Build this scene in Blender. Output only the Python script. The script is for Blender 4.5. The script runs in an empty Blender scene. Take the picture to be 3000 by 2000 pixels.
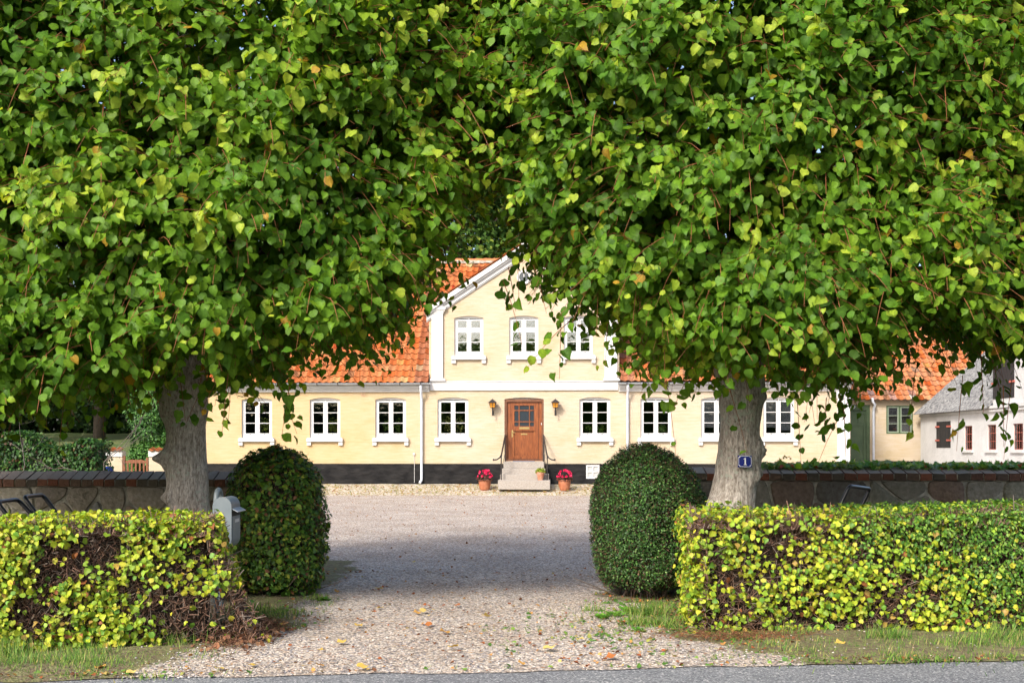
import bpy, math, random
import numpy as np
from mathutils import Vector, Matrix, noise
from mathutils.geometry import tessellate_polygon

random.seed(7); RNG = np.random.default_rng(7)
F, H, CY = 3333.0, 1.57, 1310.0            # focal length in photo pixels, eye height, horizon row
R = math.radians
sc = bpy.context.scene
col = bpy.data.collections.new("scene_objects"); sc.collection.children.link(col)

# ------------------------------------------------------------------ camera
cam = bpy.data.cameras.new("camera"); camo = bpy.data.objects.new("camera", cam); col.objects.link(camo)
cam.lens = 40; cam.sensor_width = 36; cam.sensor_fit = 'HORIZONTAL'
cam.shift_y = 310 / 3000; cam.clip_end = 2000; cam.clip_start = 0.05
camo.location = (0, 0, H); camo.rotation_euler = (R(90), 0, 0)
cam.dof.use_dof = True; cam.dof.focus_distance = 13.0; cam.dof.aperture_fstop = 11
sc.camera = camo
# ------------------------------------------------------------------ sky
world = bpy.data.worlds.new("World"); sc.world = world; world.use_nodes = True
wn = world.node_tree; bg = wn.nodes["Background"]
sky = wn.nodes.new("ShaderNodeTexSky"); sky.sky_type = 'NISHITA'; sky.sun_disc = False
sky.sun_elevation = R(38); sky.sun_rotation = R(213); sky.air_density = 1.0; sky.dust_density = 4.0; sky.ozone_density = 1.0
wn.links.new(sky.outputs[0], bg.inputs[0]); bg.inputs[1].default_value = 0.15
# ------------------------------------------------------------------ sun
sl = bpy.data.lights.new("sun", 'SUN'); slo = bpy.data.objects.new("sun", sl); col.objects.link(slo)
sl.energy = 2.0; sl.angle = R(10); sl.color = (1.0, 0.955, 0.88)
sd = Vector((0.50, 0.78, -0.72)); slo.rotation_euler = sd.to_track_quat('-Z', 'Y').to_euler(); slo.location = (-20, -20, 30)
# ------------------------------------------------------------------ exposure
sc.view_settings.view_transform = 'Standard'; sc.view_settings.look = 'None'
sc.view_settings.exposure = 0.93; sc.view_settings.gamma = 1.0
sc.cycles.max_bounces = 6; sc.cycles.transparent_max_bounces = 8; sc.cycles.diffuse_bounces = 3
sc.cycles.transmission_bounces = 4; sc.cycles.glossy_bounces = 3; sc.cycles.use_denoising = True
sc.cycles.caustics_reflective = False; sc.cycles.caustics_refractive = False

# ================================================================== helpers
def Wp(px, py, Y): return Vector(((px - 1500) * Y / F, Y, H - (py - CY) * Y / F))
def GY(py, z=0.0): return (H - z) * F / (py - CY)
def GP(px, py, z=0.0):
    Y = GY(py, z); return Vector(((px - 1500) * Y / F, Y, z))

def tag(o, label=None, cat=None, group=None, kind=None):
    if label: o['label'] = label
    if cat: o['category'] = cat
    if group: o['group'] = group
    if kind: o['kind'] = kind
    return o
def empty(name, loc=(0, 0, 0), rz=0, **k):
    o = bpy.data.objects.new(name, None); col.objects.link(o); o.location = loc; o.rotation_euler = (0, 0, rz)
    o.empty_display_size = 0.2
    return tag(o, **k)
def link(name, me, parent=None, loc=None, **k):
    o = bpy.data.objects.new(name, me); col.objects.link(o)
    if parent: o.parent = parent
    if loc is not None: o.location = loc
    return tag(o, **k)
def copy_tree(o, parent=None):
    c = o.copy(); col.objects.link(c); c.parent = parent
    for ch in list(o.children): copy_tree(ch, c)
    return c

class MB:
    def __init__(s): s.v = []; s.f = []; s.m = []; s.c = []
    def face(s, idx, m=0, c=None): s.f.append(tuple(idx)); s.m.append(m); s.c.append(c or (1, 1, 1))
    def verts(s, pts):
        n = len(s.v); s.v += [tuple(p) for p in pts]; return n
    def box(s, x0, x1, y0, y1, z0, z1, m=0, c=None, bev=0.0, jit=0.0):
        b = bev
        if b <= 0:
            P = [(x0, y0, z0), (x1, y0, z0), (x1, y1, z0), (x0, y1, z0), (x0, y0, z1), (x1, y0, z1), (x1, y1, z1), (x0, y1, z1)]
            if jit: P = [(p[0] + random.uniform(-jit, jit), p[1] + random.uniform(-jit, jit), p[2] + random.uniform(-jit, jit)) for p in P]
            n = s.verts(P)
            for q in ((0, 1, 5, 4), (1, 2, 6, 5), (2, 3, 7, 6), (3, 0, 4, 7), (4, 5, 6, 7), (3, 2, 1, 0)): s.face([n + i for i in q], m, c)
        else:  # chamfered box: 24 verts
            X = (x0, x1); Y = (y0, y1); Z = (z0, z1); V = {}
            P = []
            for i in (0, 1):
                for j in (0, 1):
                    for k in (0, 1):
                        sx, sy, sz = (1 - 2 * i) * b, (1 - 2 * j) * b, (1 - 2 * k) * b
                        jx, jy, jz = [random.uniform(-jit, jit) for _ in range(3)]
                        for a in range(3):
                            p = [X[i] + (sx if a != 0 else 0) + jx, Y[j] + (sy if a != 1 else 0) + jy, Z[k] + (sz if a != 2 else 0) + jz]
                            V[i, j, k, a] = len(P); P.append(p)
            n = s.verts(P); g = lambda *t: n + V[t]
            for i in (0, 1): s.face([g(i, 0, 0, 0), g(i, 1, 0, 0), g(i, 1, 1, 0), g(i, 0, 1, 0)], m, c)
            for j in (0, 1): s.face([g(0, j, 0, 1), g(1, j, 0, 1), g(1, j, 1, 1), g(0, j, 1, 1)], m, c)
            for k in (0, 1): s.face([g(0, 0, k, 2), g(1, 0, k, 2), g(1, 1, k, 2), g(0, 1, k, 2)], m, c)
            for j in (0, 1):
                for k in (0, 1): s.face([g(0, j, k, 1), g(1, j, k, 1), g(1, j, k, 2), g(0, j, k, 2)], m, c)
            for i in (0, 1):
                for k in (0, 1): s.face([g(i, 0, k, 0), g(i, 1, k, 0), g(i, 1, k, 2), g(i, 0, k, 2)], m, c)
            for i in (0, 1):
                for j in (0, 1): s.face([g(i, j, 0, 0), g(i, j, 1, 0), g(i, j, 1, 1), g(i, j, 0, 1)], m, c)
            for i in (0, 1):
                for j in (0, 1):
                    for k in (0, 1): s.face([g(i, j, k, 0), g(i, j, k, 1), g(i, j, k, 2)], m, c)
        return s
    def plate(s, outer, holes, y0, y1, m=0, c=None, tf=None):
        loops = [outer] + list(holes)
        tris = tessellate_polygon([[Vector((p[0], p[1], 0)) for p in l] for l in loops])
        flat = [p for l in loops for p in l]; T = tf or (lambda x, y, z: (x, y, z))
        n = s.verts([T(p[0], y0, p[1]) for p in flat]); k = s.verts([T(p[0], y1, p[1]) for p in flat])
        for t in tris: s.face([n + i for i in t], m, c); s.face([k + i for i in reversed(t)], m, c)
        o = 0
        for l in loops:
            L = len(l)
            for i in range(L):
                j = (i + 1) % L; s.face([n + o + i, n + o + j, k + o + j, k + o + i], m, c)
            o += L
        return s
    def tube(s, pts, r, n=8, m=0, c=None, caps=True):
        pts = [Vector(p) for p in pts]; rs = r if isinstance(r, (list, tuple)) else [r] * len(pts)
        prev = None; rings = []
        for i, p in enumerate(pts):
            d = (pts[min(i + 1, len(pts) - 1)] - pts[max(i - 1, 0)]).normalized()
            if prev is None:
                u = d.cross(Vector((0.13, 0.31, 1)) if abs(d.z) < .9 else Vector((1, 0.1, 0))).normalized()
            else:
                u = (prev - d * prev.dot(d)).normalized()
            prev = u; w = d.cross(u)
            rings.append(s.verts([p + (u * math.cos(2 * math.pi * a / n) + w * math.sin(2 * math.pi * a / n)) * rs[i] for a in range(n)]))
        for i in range(len(pts) - 1):
            for a in range(n):
                b = (a + 1) % n; s.face([rings[i] + a, rings[i] + b, rings[i + 1] + b, rings[i + 1] + a], m, c)
        if caps: s.face([rings[0] + a for a in range(n)][::-1], m, c); s.face([rings[-1] + a for a in range(n)], m, c)
        return s
    def lathe(s, prof, cx=0, cy=0, n=24, m=0, c=None, sx=1, sy=1):
        rings = [s.verts([(cx + r * sx * math.cos(2 * math.pi * a / n), cy + r * sy * math.sin(2 * math.pi * a / n), z) for a in range(n)]) for r, z in prof]
        for i in range(len(prof) - 1):
            for a in range(n):
                b = (a + 1) % n; s.face([rings[i] + a, rings[i] + b, rings[i + 1] + b, rings[i + 1] + a], m, c)
        s.face([rings[0] + a for a in range(n)][::-1], m, c); s.face([rings[-1] + a for a in range(n)], m, c)
        return s
    def build(s, name, mats, parent=None, smooth=False, loc=None, **k):
        me = bpy.data.meshes.new(name); me.from_pydata(s.v, [], s.f)
        if not isinstance(mats, (list, tuple)): mats = [mats]
        for m in mats: me.materials.append(m)
        me.polygons.foreach_set("material_index", s.m)
        if any(c != (1, 1, 1) for c in s.c):
            a = me.color_attributes.new("Col", 'FLOAT_COLOR', 'CORNER'); arr = []
            for f, c in zip(s.f, s.c): arr += [c[0], c[1], c[2], 1.0] * len(f)
            a.data.foreach_set("color", arr)
        if smooth: me.polygons.foreach_set("use_smooth", [True] * len(me.polygons))
        me.update()
        if smooth == 'auto':
            try: me.set_sharp_from_angle(angle=R(40))
            except Exception: pass
        return link(name, me, parent, loc, **k)

# ---------------- numpy scatter
def vnoise(P, scale, seed=0):
    p = np.asarray(P, float) * scale + 1000.0 + seed * 17.3
    i = np.floor(p).astype(np.int64); f = p - i; f = f * f * (3 - 2 * f); out = 0
    for a in (0, 1):
        for b in (0, 1):
            for c in (0, 1):
                h = (i[:, 0] + a) * 374761393 + (i[:, 1] + b) * 668265263 + (i[:, 2] + c) * 2147483647 + seed * 974711
                h = (h ^ (h >> 13)) * 1274126177; h = h ^ (h >> 16)
                v = (h & 0xffff) / 65535.0
                w = (f[:, 0] if a else 1 - f[:, 0]) * (f[:, 1] if b else 1 - f[:, 1]) * (f[:, 2] if c else 1 - f[:, 2])
                out = out + v * w
    return out * 2 - 1
def nrm(v): return v / np.maximum(np.linalg.norm(v, axis=1, keepdims=True), 1e-9)
def rnd(n, k=3): return RNG.normal(size=(n, k))

def leaf_tpl(kind):
    if kind == 'lime':
        rib = [(0, 0.0, .0), (0, .35, -.05), (0, .7, -.07), (0, 1.05, -.2)]
        side = [(.2, -.05, .02), (.42, .06, .07), (.53, .36, .08), (.44, .66, .02), (.20, .87, -.08)]
        v = rib + side + [(-x, y, z) for x, y, z in side]
        f = [(0, 4, 5), (0, 5, 6, 1), (1, 6, 7, 2), (2, 7, 8), (2, 8, 3), (0, 10, 9), (0, 1, 11, 10), (1, 2, 12, 11), (2, 13, 12), (2, 3, 13)]
        sh = [1.12, 1.15, 1.12, 1.05, .95, .93, .92, .93, .95, .95, .93, .92, .93, .95]
    elif kind == 'heart':
        v = [(0, 0, 0), (0, .5, -.06), (0, 1, -.12), (.42, .12, .08), (.45, .55, .06), (-.42, .12, .08), (-.45, .55, .06)]
        f = [(0, 3, 4, 1), (1, 4, 2), (0, 1, 6, 5), (1, 2, 6)]; sh = [1.1, 1.1, 1, .95, .95, .95, .95]
    elif kind == 'oval':
        v = [(0, 0, 0), (.3, .45, .06), (0, 1, -.05), (-.3, .45, .06)]; f = [(0, 1, 2), (0, 2, 3)]; sh = [1, 1, 1, 1]
    elif kind == 'ivy':
        v = [(0, 0, 0), (.5, -.05, 0), (.35, .3, .05), (.45, .55, 0), (.18, .6, .03), (0, 1, -.05), (-.18, .6, .03), (-.45, .55, 0), (-.35, .3, .05), (-.5, -.05, 0)]
        f = [(0, 1, 2), (0, 2, 3, 4), (0, 4, 5), (0, 5, 6), (0, 6, 7, 8), (0, 8, 9)]; sh = [1.1] + [.95] * 9
    elif kind == 'blade':
        v = [(-.5, 0, 0), (.5, 0, 0), (.4, .5, .03), (-.4, .5, .03), (0, 1, .16)]; f = [(0, 1, 2, 3), (3, 2, 4)]; sh = [.8, .8, 1, 1, 1.1]
    elif kind == 'stick':
        v = [(math.cos(a) * .5, 0, math.sin(a) * .5) for a in (0, 2.09, 4.19)] + [(math.cos(a) * .3, 1, math.sin(a) * .3) for a in (0, 2.09, 4.19)]
        f = [(0, 1, 4, 3), (1, 2, 5, 4), (2, 0, 3, 5)]; sh = [1] * 6
    return np.array(v, float), f, np.array(sh, float)

class Scat:
    def __init__(s): s.V = []; s.C = []; s.L = []; s.LT = []; s.MI = []; s.n = 0
    def add(s, kind, P, N, T, S, C, m=0, W=None, curl=None, jit=0):
        """P base points, N blade normals, T tip directions, S sizes, C colours, W widths"""
        tv, tf, sh = leaf_tpl(kind); P = np.asarray(P, float); n = len(P)
        if n == 0: return s
        N = nrm(np.asarray(N, float)); T = np.asarray(T, float); T = nrm(T - N * np.sum(T * N, 1, keepdims=True)); B = np.cross(T, N)
        S = np.broadcast_to(np.asarray(S, float), (n,)); Wd = S if W is None else np.broadcast_to(np.asarray(W, float), (n,))
        nz = tv[None, :, 2] * (1 if curl is None else curl[:, None])
        v = P[:, None] + (tv[None, :, 0:1] * B[:, None]) * Wd[:, None, None] + (tv[None, :, 1:2] * T[:, None]) * S[:, None, None] + (nz[:, :, None] * N[:, None]) * (Wd if kind == 'stick' else S)[:, None, None]
        k = len(tv)
        if jit: v = v + RNG.normal(0, jit, v.shape) * S[:, None, None]
        s.V.append(v.reshape(-1, 3))
        c = np.asarray(C, float)[:, None, :] * sh[None, :, None]; c = np.concatenate([c, np.ones((n, k, 1))], 2); s.C.append(c.reshape(-1, 4))
        fl = np.array([i for f in tf for i in f]); lt = np.array([len(f) for f in tf])
        s.L.append((fl[None] + (np.arange(n) * k)[:, None] + s.n).reshape(-1)); s.LT.append(np.tile(lt, n)); s.MI.append(np.full(n * len(lt), m)); s.n += n * k
        return s
    def raw(s, v, faces, c, m=0):
        v = np.asarray(v, float); s.V.append(v); cc = np.concatenate([np.broadcast_to(c, (len(v), 3)), np.ones((len(v), 1))], 1); s.C.append(cc)
        faces = np.asarray(faces); s.L.append((faces + s.n).reshape(-1)); s.LT.append(np.full(len(faces), faces.shape[1])); s.MI.append(np.full(len(faces), m)); s.n += len(v)
    def build(s, name, mats, parent=None, smooth=True, **k):
        V = np.concatenate(s.V); C = np.concatenate(s.C); L = np.concatenate(s.L).astype(np.int32); LT = np.concatenate(s.LT).astype(np.int32); MI = np.concatenate(s.MI).astype(np.int32)
        me = bpy.data.meshes.new(name); me.vertices.add(len(V)); me.vertices.foreach_set("co", V.astype(np.float32).ravel())
        me.loops.add(len(L)); me.loops.foreach_set("vertex_index", L)
        me.polygons.add(len(LT)); st = np.concatenate([[0], np.cumsum(LT)[:-1]]).astype(np.int32)
        me.polygons.foreach_set("loop_start", st); me.polygons.foreach_set("loop_total", LT)
        for m in (mats if isinstance(mats, (list, tuple)) else [mats]): me.materials.append(m)
        me.polygons.foreach_set("material_index", MI)
        if smooth: me.polygons.foreach_set("use_smooth", np.ones(len(LT), bool))
        a = me.color_attributes.new("Col", 'FLOAT_COLOR', 'POINT'); a.data.foreach_set("color", C.astype(np.float32).ravel())
        me.update(calc_edges=True); me.validate()
        return link(name, me, parent, **k)

# ================================================================== materials
def newmat(name):
    m = bpy.data.materials.new(name); m.use_nodes = True; nt = m.node_tree
    return m, nt, nt.nodes["Principled BSDF"], nt.links
def ND(nt, t, **kw):
    n = nt.nodes.new(t)
    for k, v in kw.items():
        if k.startswith('i_'): n.inputs[k[2:].replace('_', ' ')].default_value = v
        else: setattr(n, k, v)
    return n
def ramp(nt, stops, interp='LINEAR'):
    r = nt.nodes.new("ShaderNodeValToRGB"); cr = r.color_ramp; cr.interpolation = interp
    while len(cr.elements) < len(stops): cr.elements.new(0.5)
    for e, (p, c) in zip(cr.elements, stops): e.position = p; e.color = (c[0], c[1], c[2], 1)
    return r
def mixc(nt, fac, a, b, mode='MIX'):
    n = nt.nodes.new("ShaderNodeMix"); n.data_type = 'RGBA'; n.blend_type = mode
    for sock, v in ((n.inputs[0], fac), (n.inputs[6], a), (n.inputs[7], b)):
        if isinstance(v, (int, float)): sock.default_value = v
        elif isinstance(v, tuple): sock.default_value = (v[0], v[1], v[2], 1)
        else: nt.links.new(v, sock)
    return n.outputs[2]
def M(name, c, rough=.6, metal=0, c2=None, ns=5, detail=5, bump=0, bs=40, attr=False, stretch=(1, 1, 1), spec=.5, lo=.35, hi=.65, dist=.02):
    m, nt, b, L = newmat(name)
    b.inputs["Roughness"].default_value = rough; b.inputs["Metallic"].default_value = metal; b.inputs["Specular IOR Level"].default_value = spec
    tc = ND(nt, "ShaderNodeTexCoord"); mp = ND(nt, "ShaderNodeMapping"); mp.inputs["Scale"].default_value = stretch; L.new(tc.outputs["Object"], mp.inputs[0])
    out = None
    if c2:
        n = ND(nt, "ShaderNodeTexNoise", i_Scale=ns, i_Detail=detail, i_Roughness=.6); L.new(mp.outputs[0], n.inputs["Vector"])
        r = ramp(nt, [(lo, c), (hi, c2)]); L.new(n.outputs["Fac"], r.inputs[0]); out = r.outputs[0]
    if attr:
        a = ND(nt, "ShaderNodeAttribute", attribute_name="Col"); out = mixc(nt, 1.0, out if out else c, a.outputs["Color"], 'MULTIPLY')
    if out: L.new(out, b.inputs["Base Color"])
    else: b.inputs["Base Color"].default_value = (*c, 1)
    if bump:
        n = ND(nt, "ShaderNodeTexNoise", i_Scale=bs, i_Detail=4.0); L.new(mp.outputs[0], n.inputs["Vector"])
        bp = ND(nt, "ShaderNodeBump", i_Strength=bump, i_Distance=dist); L.new(n.outputs["Fac"], bp.inputs["Height"]); L.new(bp.outputs[0], b.inputs["Normal"])
    return m
def leafmat(name, trans=.35, rough=.45, spec=.4, tint=(1.15, 1.1, .55)):
    m, nt, b, L = newmat(name)
    a = ND(nt, "ShaderNodeAttribute", attribute_name="Col")
    tc = ND(nt, "ShaderNodeTexCoord"); n = ND(nt, "ShaderNodeTexNoise", i_Scale=45.0, i_Detail=2.0); L.new(tc.outputs["Object"], n.inputs["Vector"])
    r = ramp(nt, [(.35, (.82, .82, .82)), (.7, (1.15, 1.15, 1.1))]); L.new(n.outputs["Fac"], r.inputs[0])
    c = mixc(nt, 1.0, a.outputs["Color"], r.outputs[0], 'MULTIPLY')
    L.new(c, b.inputs["Base Color"]); b.inputs["Roughness"].default_value = rough; b.inputs["Specular IOR Level"].default_value = spec
    t = ND(nt, "ShaderNodeBsdfTranslucent"); L.new(mixc(nt, 1.0, c, tint, 'MULTIPLY'), t.inputs[0])
    mx = ND(nt, "ShaderNodeMixShader"); mx.inputs[0].default_value = trans; L.new(b.outputs[0], mx.inputs[1]); L.new(t.outputs[0], mx.inputs[2])
    L.new(mx.outputs[0], nt.nodes["Material Output"].inputs[0]); return m

mLime = leafmat("lime_leaf", .40, .5, .22, tint=(1.5, 1.35, .5)); mHedge = leafmat("hedge_leaf", .3, .5, .35); mGloss = leafmat("glossy_leaf", .15, .5, .35); mFar = leafmat("far_leaf", .3, .6, .2)
mTwig = M("twig", (1, 1, 1), .7, attr=True); mGrass = leafmat("grass_blade", .3, .55, .25)
mDeadLeaf = leafmat("dead_leaf", .15, .8, .1, tint=(1, 1, 1))

def wallpaint():
    m, nt, b, L = newmat("yellow_limewash")
    tc = ND(nt, "ShaderNodeTexCoord"); sp = ND(nt, "ShaderNodeSeparateXYZ"); L.new(tc.outputs["Object"], sp.inputs[0])
    n1 = ND(nt, "ShaderNodeTexNoise", i_Scale=.55, i_Detail=6.0, i_Roughness=.65); mp = ND(nt, "ShaderNodeMapping"); mp.inputs["Scale"].default_value = (1, 1, 1.6); L.new(tc.outputs["Object"], mp.inputs[0]); L.new(mp.outputs[0], n1.inputs["Vector"])
    # two base colours: deeper yellow in the west wing, paler in the middle and east
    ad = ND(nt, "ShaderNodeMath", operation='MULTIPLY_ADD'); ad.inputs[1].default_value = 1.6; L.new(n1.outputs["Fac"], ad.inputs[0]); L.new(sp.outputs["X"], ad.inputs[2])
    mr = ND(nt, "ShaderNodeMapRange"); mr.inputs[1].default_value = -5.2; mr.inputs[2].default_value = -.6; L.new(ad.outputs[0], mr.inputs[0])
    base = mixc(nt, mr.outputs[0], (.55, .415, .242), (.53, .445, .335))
    r = ramp(nt, [(.3, (.90, .86, .74)), (.5, (1, 1, 1)), (.72, (1.03, 1.06, 1.15))]); L.new(n1.outputs["Fac"], r.inputs[0])
    c = mixc(nt, 1.0, base, r.outputs[0], 'MULTIPLY')
    # faint horizontal course streaks
    n2 = ND(nt, "ShaderNodeTexNoise", i_Scale=3.0, i_Detail=5.0); mp2 = ND(nt, "ShaderNodeMapping"); mp2.inputs["Scale"].default_value = (.7, 1, 6); L.new(tc.outputs["Object"], mp2.inputs[0]); L.new(mp2.outputs[0], n2.inputs["Vector"])
    r2 = ramp(nt, [(.34, (.93, .90, .82)), (.6, (1, 1, 1))]); L.new(n2.outputs["Fac"], r2.inputs[0]); c = mixc(nt, 1.0, c, r2.outputs[0], 'MULTIPLY')
    L.new(c, b.inputs["Base Color"]); b.inputs["Roughness"].default_value = .85; b.inputs["Specular IOR Level"].default_value = .2
    br = ND(nt, "ShaderNodeTexBrick"); br.inputs["Scale"].default_value = 1.0; br.inputs["Brick Width"].default_value = .24; br.inputs["Row Height"].default_value = .067; br.inputs["Mortar Size"].default_value = .007; br.inputs["Mortar Smooth"].default_value = .9
    cm = ND(nt, "ShaderNodeCombineXYZ"); L.new(sp.outputs["X"], cm.inputs[0]); L.new(sp.outputs["Z"], cm.inputs[1]); L.new(cm.outputs[0], br.inputs["Vector"])
    n3 = ND(nt, "ShaderNodeTexNoise", i_Scale=14.0, i_Detail=4.0); L.new(tc.outputs["Object"], n3.inputs["Vector"])
    sb = ND(nt, "ShaderNodeMath", operation='MULTIPLY_ADD'); L.new(br.outputs["Fac"], sb.inputs[0]); sb.inputs[1].default_value = -.55; L.new(n3.outputs["Fac"], sb.inputs[2])
    bp = ND(nt, "ShaderNodeBump", i_Strength=.55, i_Distance=.012); L.new(sb.outputs[0], bp.inputs["Height"]); L.new(bp.outputs[0], b.inputs["Normal"])
    return m
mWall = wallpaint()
mWhite = M("white_paint", (.56, .56, .555), .55, c2=(.62, .62, .615), ns=2.2, bump=.15, bs=25)
mWhiteWall = M("white_limewash", (.52, .52, .515), .85, c2=(.62, .615, .61), ns=1.2, bump=.6, bs=9, dist=.03)
mFrame = M("white_window_paint", (.60, .61, .62), .35, c2=(.66, .66, .66), ns=6)
mTar = M("black_tarred_plinth", (.010, .010, .011), .8, c2=(.026, .025, .025), ns=3.5, spec=.12, bump=.9, bs=7, dist=.05, stretch=(.6, 1, 1.3))
mZinc = M("zinc", (.42, .46, .52), .42, .6, c2=(.55, .59, .64), ns=6)
mPipe = M("pale_grey_pipe", (.55, .59, .66), .4, .0, c2=(.66, .70, .76), ns=4)
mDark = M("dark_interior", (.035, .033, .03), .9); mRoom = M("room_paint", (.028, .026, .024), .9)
mIron = M("black_iron", (.02, .022, .028), .4, .3, c2=(.045, .035, .03), ns=12)
mBlackPaint = M("black_gloss_tube", (.012, .014, .02), .28, spec=.6, c2=(.03, .03, .035), ns=20)
mTile = M("clay_pantile", (1, 1, 1), .8, attr=True, c2=(.82, .80, .78), ns=9, bump=.35, bs=60, spec=.25)
mBrass = M("brass", (.50, .38, .16), .4, .8)
mAmber = M("amber_glass", (.75, .33, .03), .3, c2=(.5, .2, .02), ns=30)
mGreenPaint = M("green_paint", (.045, .085, .035), .5, c2=(.075, .12, .055), ns=4, bump=.2, bs=30)
mPaleGreen = M("pale_green_paint", (.22, .27, .2), .6); mRedPaint = M("red_oxide_paint", (.42, .09, .06), .6, c2=(.5, .16, .12), ns=20)
mBlackWood = M("black_boards", (.012, .012, .014), .6, c2=(.03, .03, .03), ns=6, stretch=(4, 4, 1))
mTerra = M("terracotta", (.32, .10, .045), .6, c2=(.44, .17, .085), ns=7, bump=.2, bs=30)
mTerra2 = M("old_terracotta", (.42, .13, .06), .75, c2=(.55, .30, .20), ns=9, bump=.3, bs=30)
mGranite = M("granite_step", (.26, .23, .20), .85, c2=(.44, .40, .36), ns=55, bump=.4, bs=120, lo=.38, hi=.62)
mGrey = M("grey_box_paint", (.155, .19, .21), .42, .0, c2=(.20, .235, .255), ns=6)
mMat = M("grey_doormat", (.22, .25, .31), .95, bump=.5, bs=200)
mBlue = M("blue_plastic", (.01, .04, .28), .35); mEnamel = M("blue_enamel", (.006, .014, .17), .25, spec=.4); mEnamelW = M("white_enamel", (.80, .82, .85), .15, spec=.7)
mWoodGate = M("brown_gate_wood", (.16, .05, .02), .6, c2=(.25, .09, .035), ns=9, stretch=(3, 3, 1))
mEternit = M("weathered_roof_sheet", (.07, .07, .075), .9, c2=(.34, .34, .33), ns=11, bump=.5, bs=40, lo=.35, hi=.75)
mBlind = M("blind_slats", (.30, .32, .36), .5); mCurtain = M("pale_curtain", (.6, .54, .47), .9, c2=(.72, .68, .62), ns=8)
mPot = M("white_flowerpot", (.7, .7, .68), .4); mStoneM = M("field_stone", (1, 1, 1), .88, attr=True, c2=(.5, .48, .42), ns=22, bump=.8, bs=30, lo=.3, hi=.7)
mMortar = M("old_mortar", (.22, .21, .17), .95, c2=(.60, .57, .50), ns=7, bump=.9, bs=18, dist=.04)
mCop = M("coping_brick", (1.0, .95, .88), .9, attr=True, c2=(.8, .78, .70), ns=25, bump=.6, bs=60, lo=.35, hi=.7)
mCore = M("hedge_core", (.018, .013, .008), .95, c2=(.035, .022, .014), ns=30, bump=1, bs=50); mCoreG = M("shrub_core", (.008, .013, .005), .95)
def woodmat():
    m, nt, b, L = newmat("varnished_door_wood")
    tc = ND(nt, "ShaderNodeTexCoord"); mp = ND(nt, "ShaderNodeMapping"); mp.inputs["Scale"].default_value = (9, 9, .8); L.new(tc.outputs["Object"], mp.inputs[0])
    n = ND(nt, "ShaderNodeTexNoise", i_Scale=3.0, i_Detail=7.0, i_Distortion=1.2); L.new(mp.outputs[0], n.inputs["Vector"])
    r = ramp(nt, [(.25, (.09, .024, .008)), (.5, (.22, .062, .016)), (.75, (.33, .11, .032))]); L.new(n.outputs["Fac"], r.inputs[0]); L.new(r.outputs[0], b.inputs["Base Color"])
    b.inputs["Roughness"].default_value = .4; return m
mDoor = woodmat(); mDoorDark = M("dark_door_frame", (.10, .035, .014), .5, c2=(.18, .07, .03), ns=8, stretch=(3, 3, 1))
def glassmat(name, tint=(.02, .024, .026), refl=.5, clear=.55):
    m, nt, b, L = newmat(name)
    g = ND(nt, "ShaderNodeBsdfGlossy"); g.inputs["Roughness"].default_value = .015; g.inputs[0].default_value = (.85, .9, .95, 1)
    t = ND(nt, "ShaderNodeBsdfTransparent"); t.inputs[0].default_value = (.97, .98, .98, 1)
    tc = ND(nt, "ShaderNodeTexCoord"); n = ND(nt, "ShaderNodeTexNoise", i_Scale=4.5, i_Detail=1.0); L.new(tc.outputs["Object"], n.inputs["Vector"]); bp = ND(nt, "ShaderNodeBump", i_Strength=.12, i_Distance=.02); L.new(n.outputs["Fac"], bp.inputs["Height"]); L.new(bp.outputs[0], g.inputs["Normal"])
    lw = ND(nt, "ShaderNodeFresnel"); lw.inputs[0].default_value = 1.5
    ma = ND(nt, "ShaderNodeMath", operation='ADD'); L.new(lw.outputs[0], ma.inputs[0]); ma.inputs[1].default_value = refl
    mx = ND(nt, "ShaderNodeMixShader"); L.new(ma.outputs[0], mx.inputs[0]); L.new(t.outputs[0], mx.inputs[1]); L.new(g.outputs[0], mx.inputs[2])
    L.new(mx.outputs[0], nt.nodes["Material Output"].inputs[0]); return m
mGlass = glassmat("window_glass", refl=.05); mGlassUp = glassmat("old_window_glass", refl=.13)
mLead = M("dark_door_glass", (.035, .045, .055), .12, spec=.9)

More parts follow.
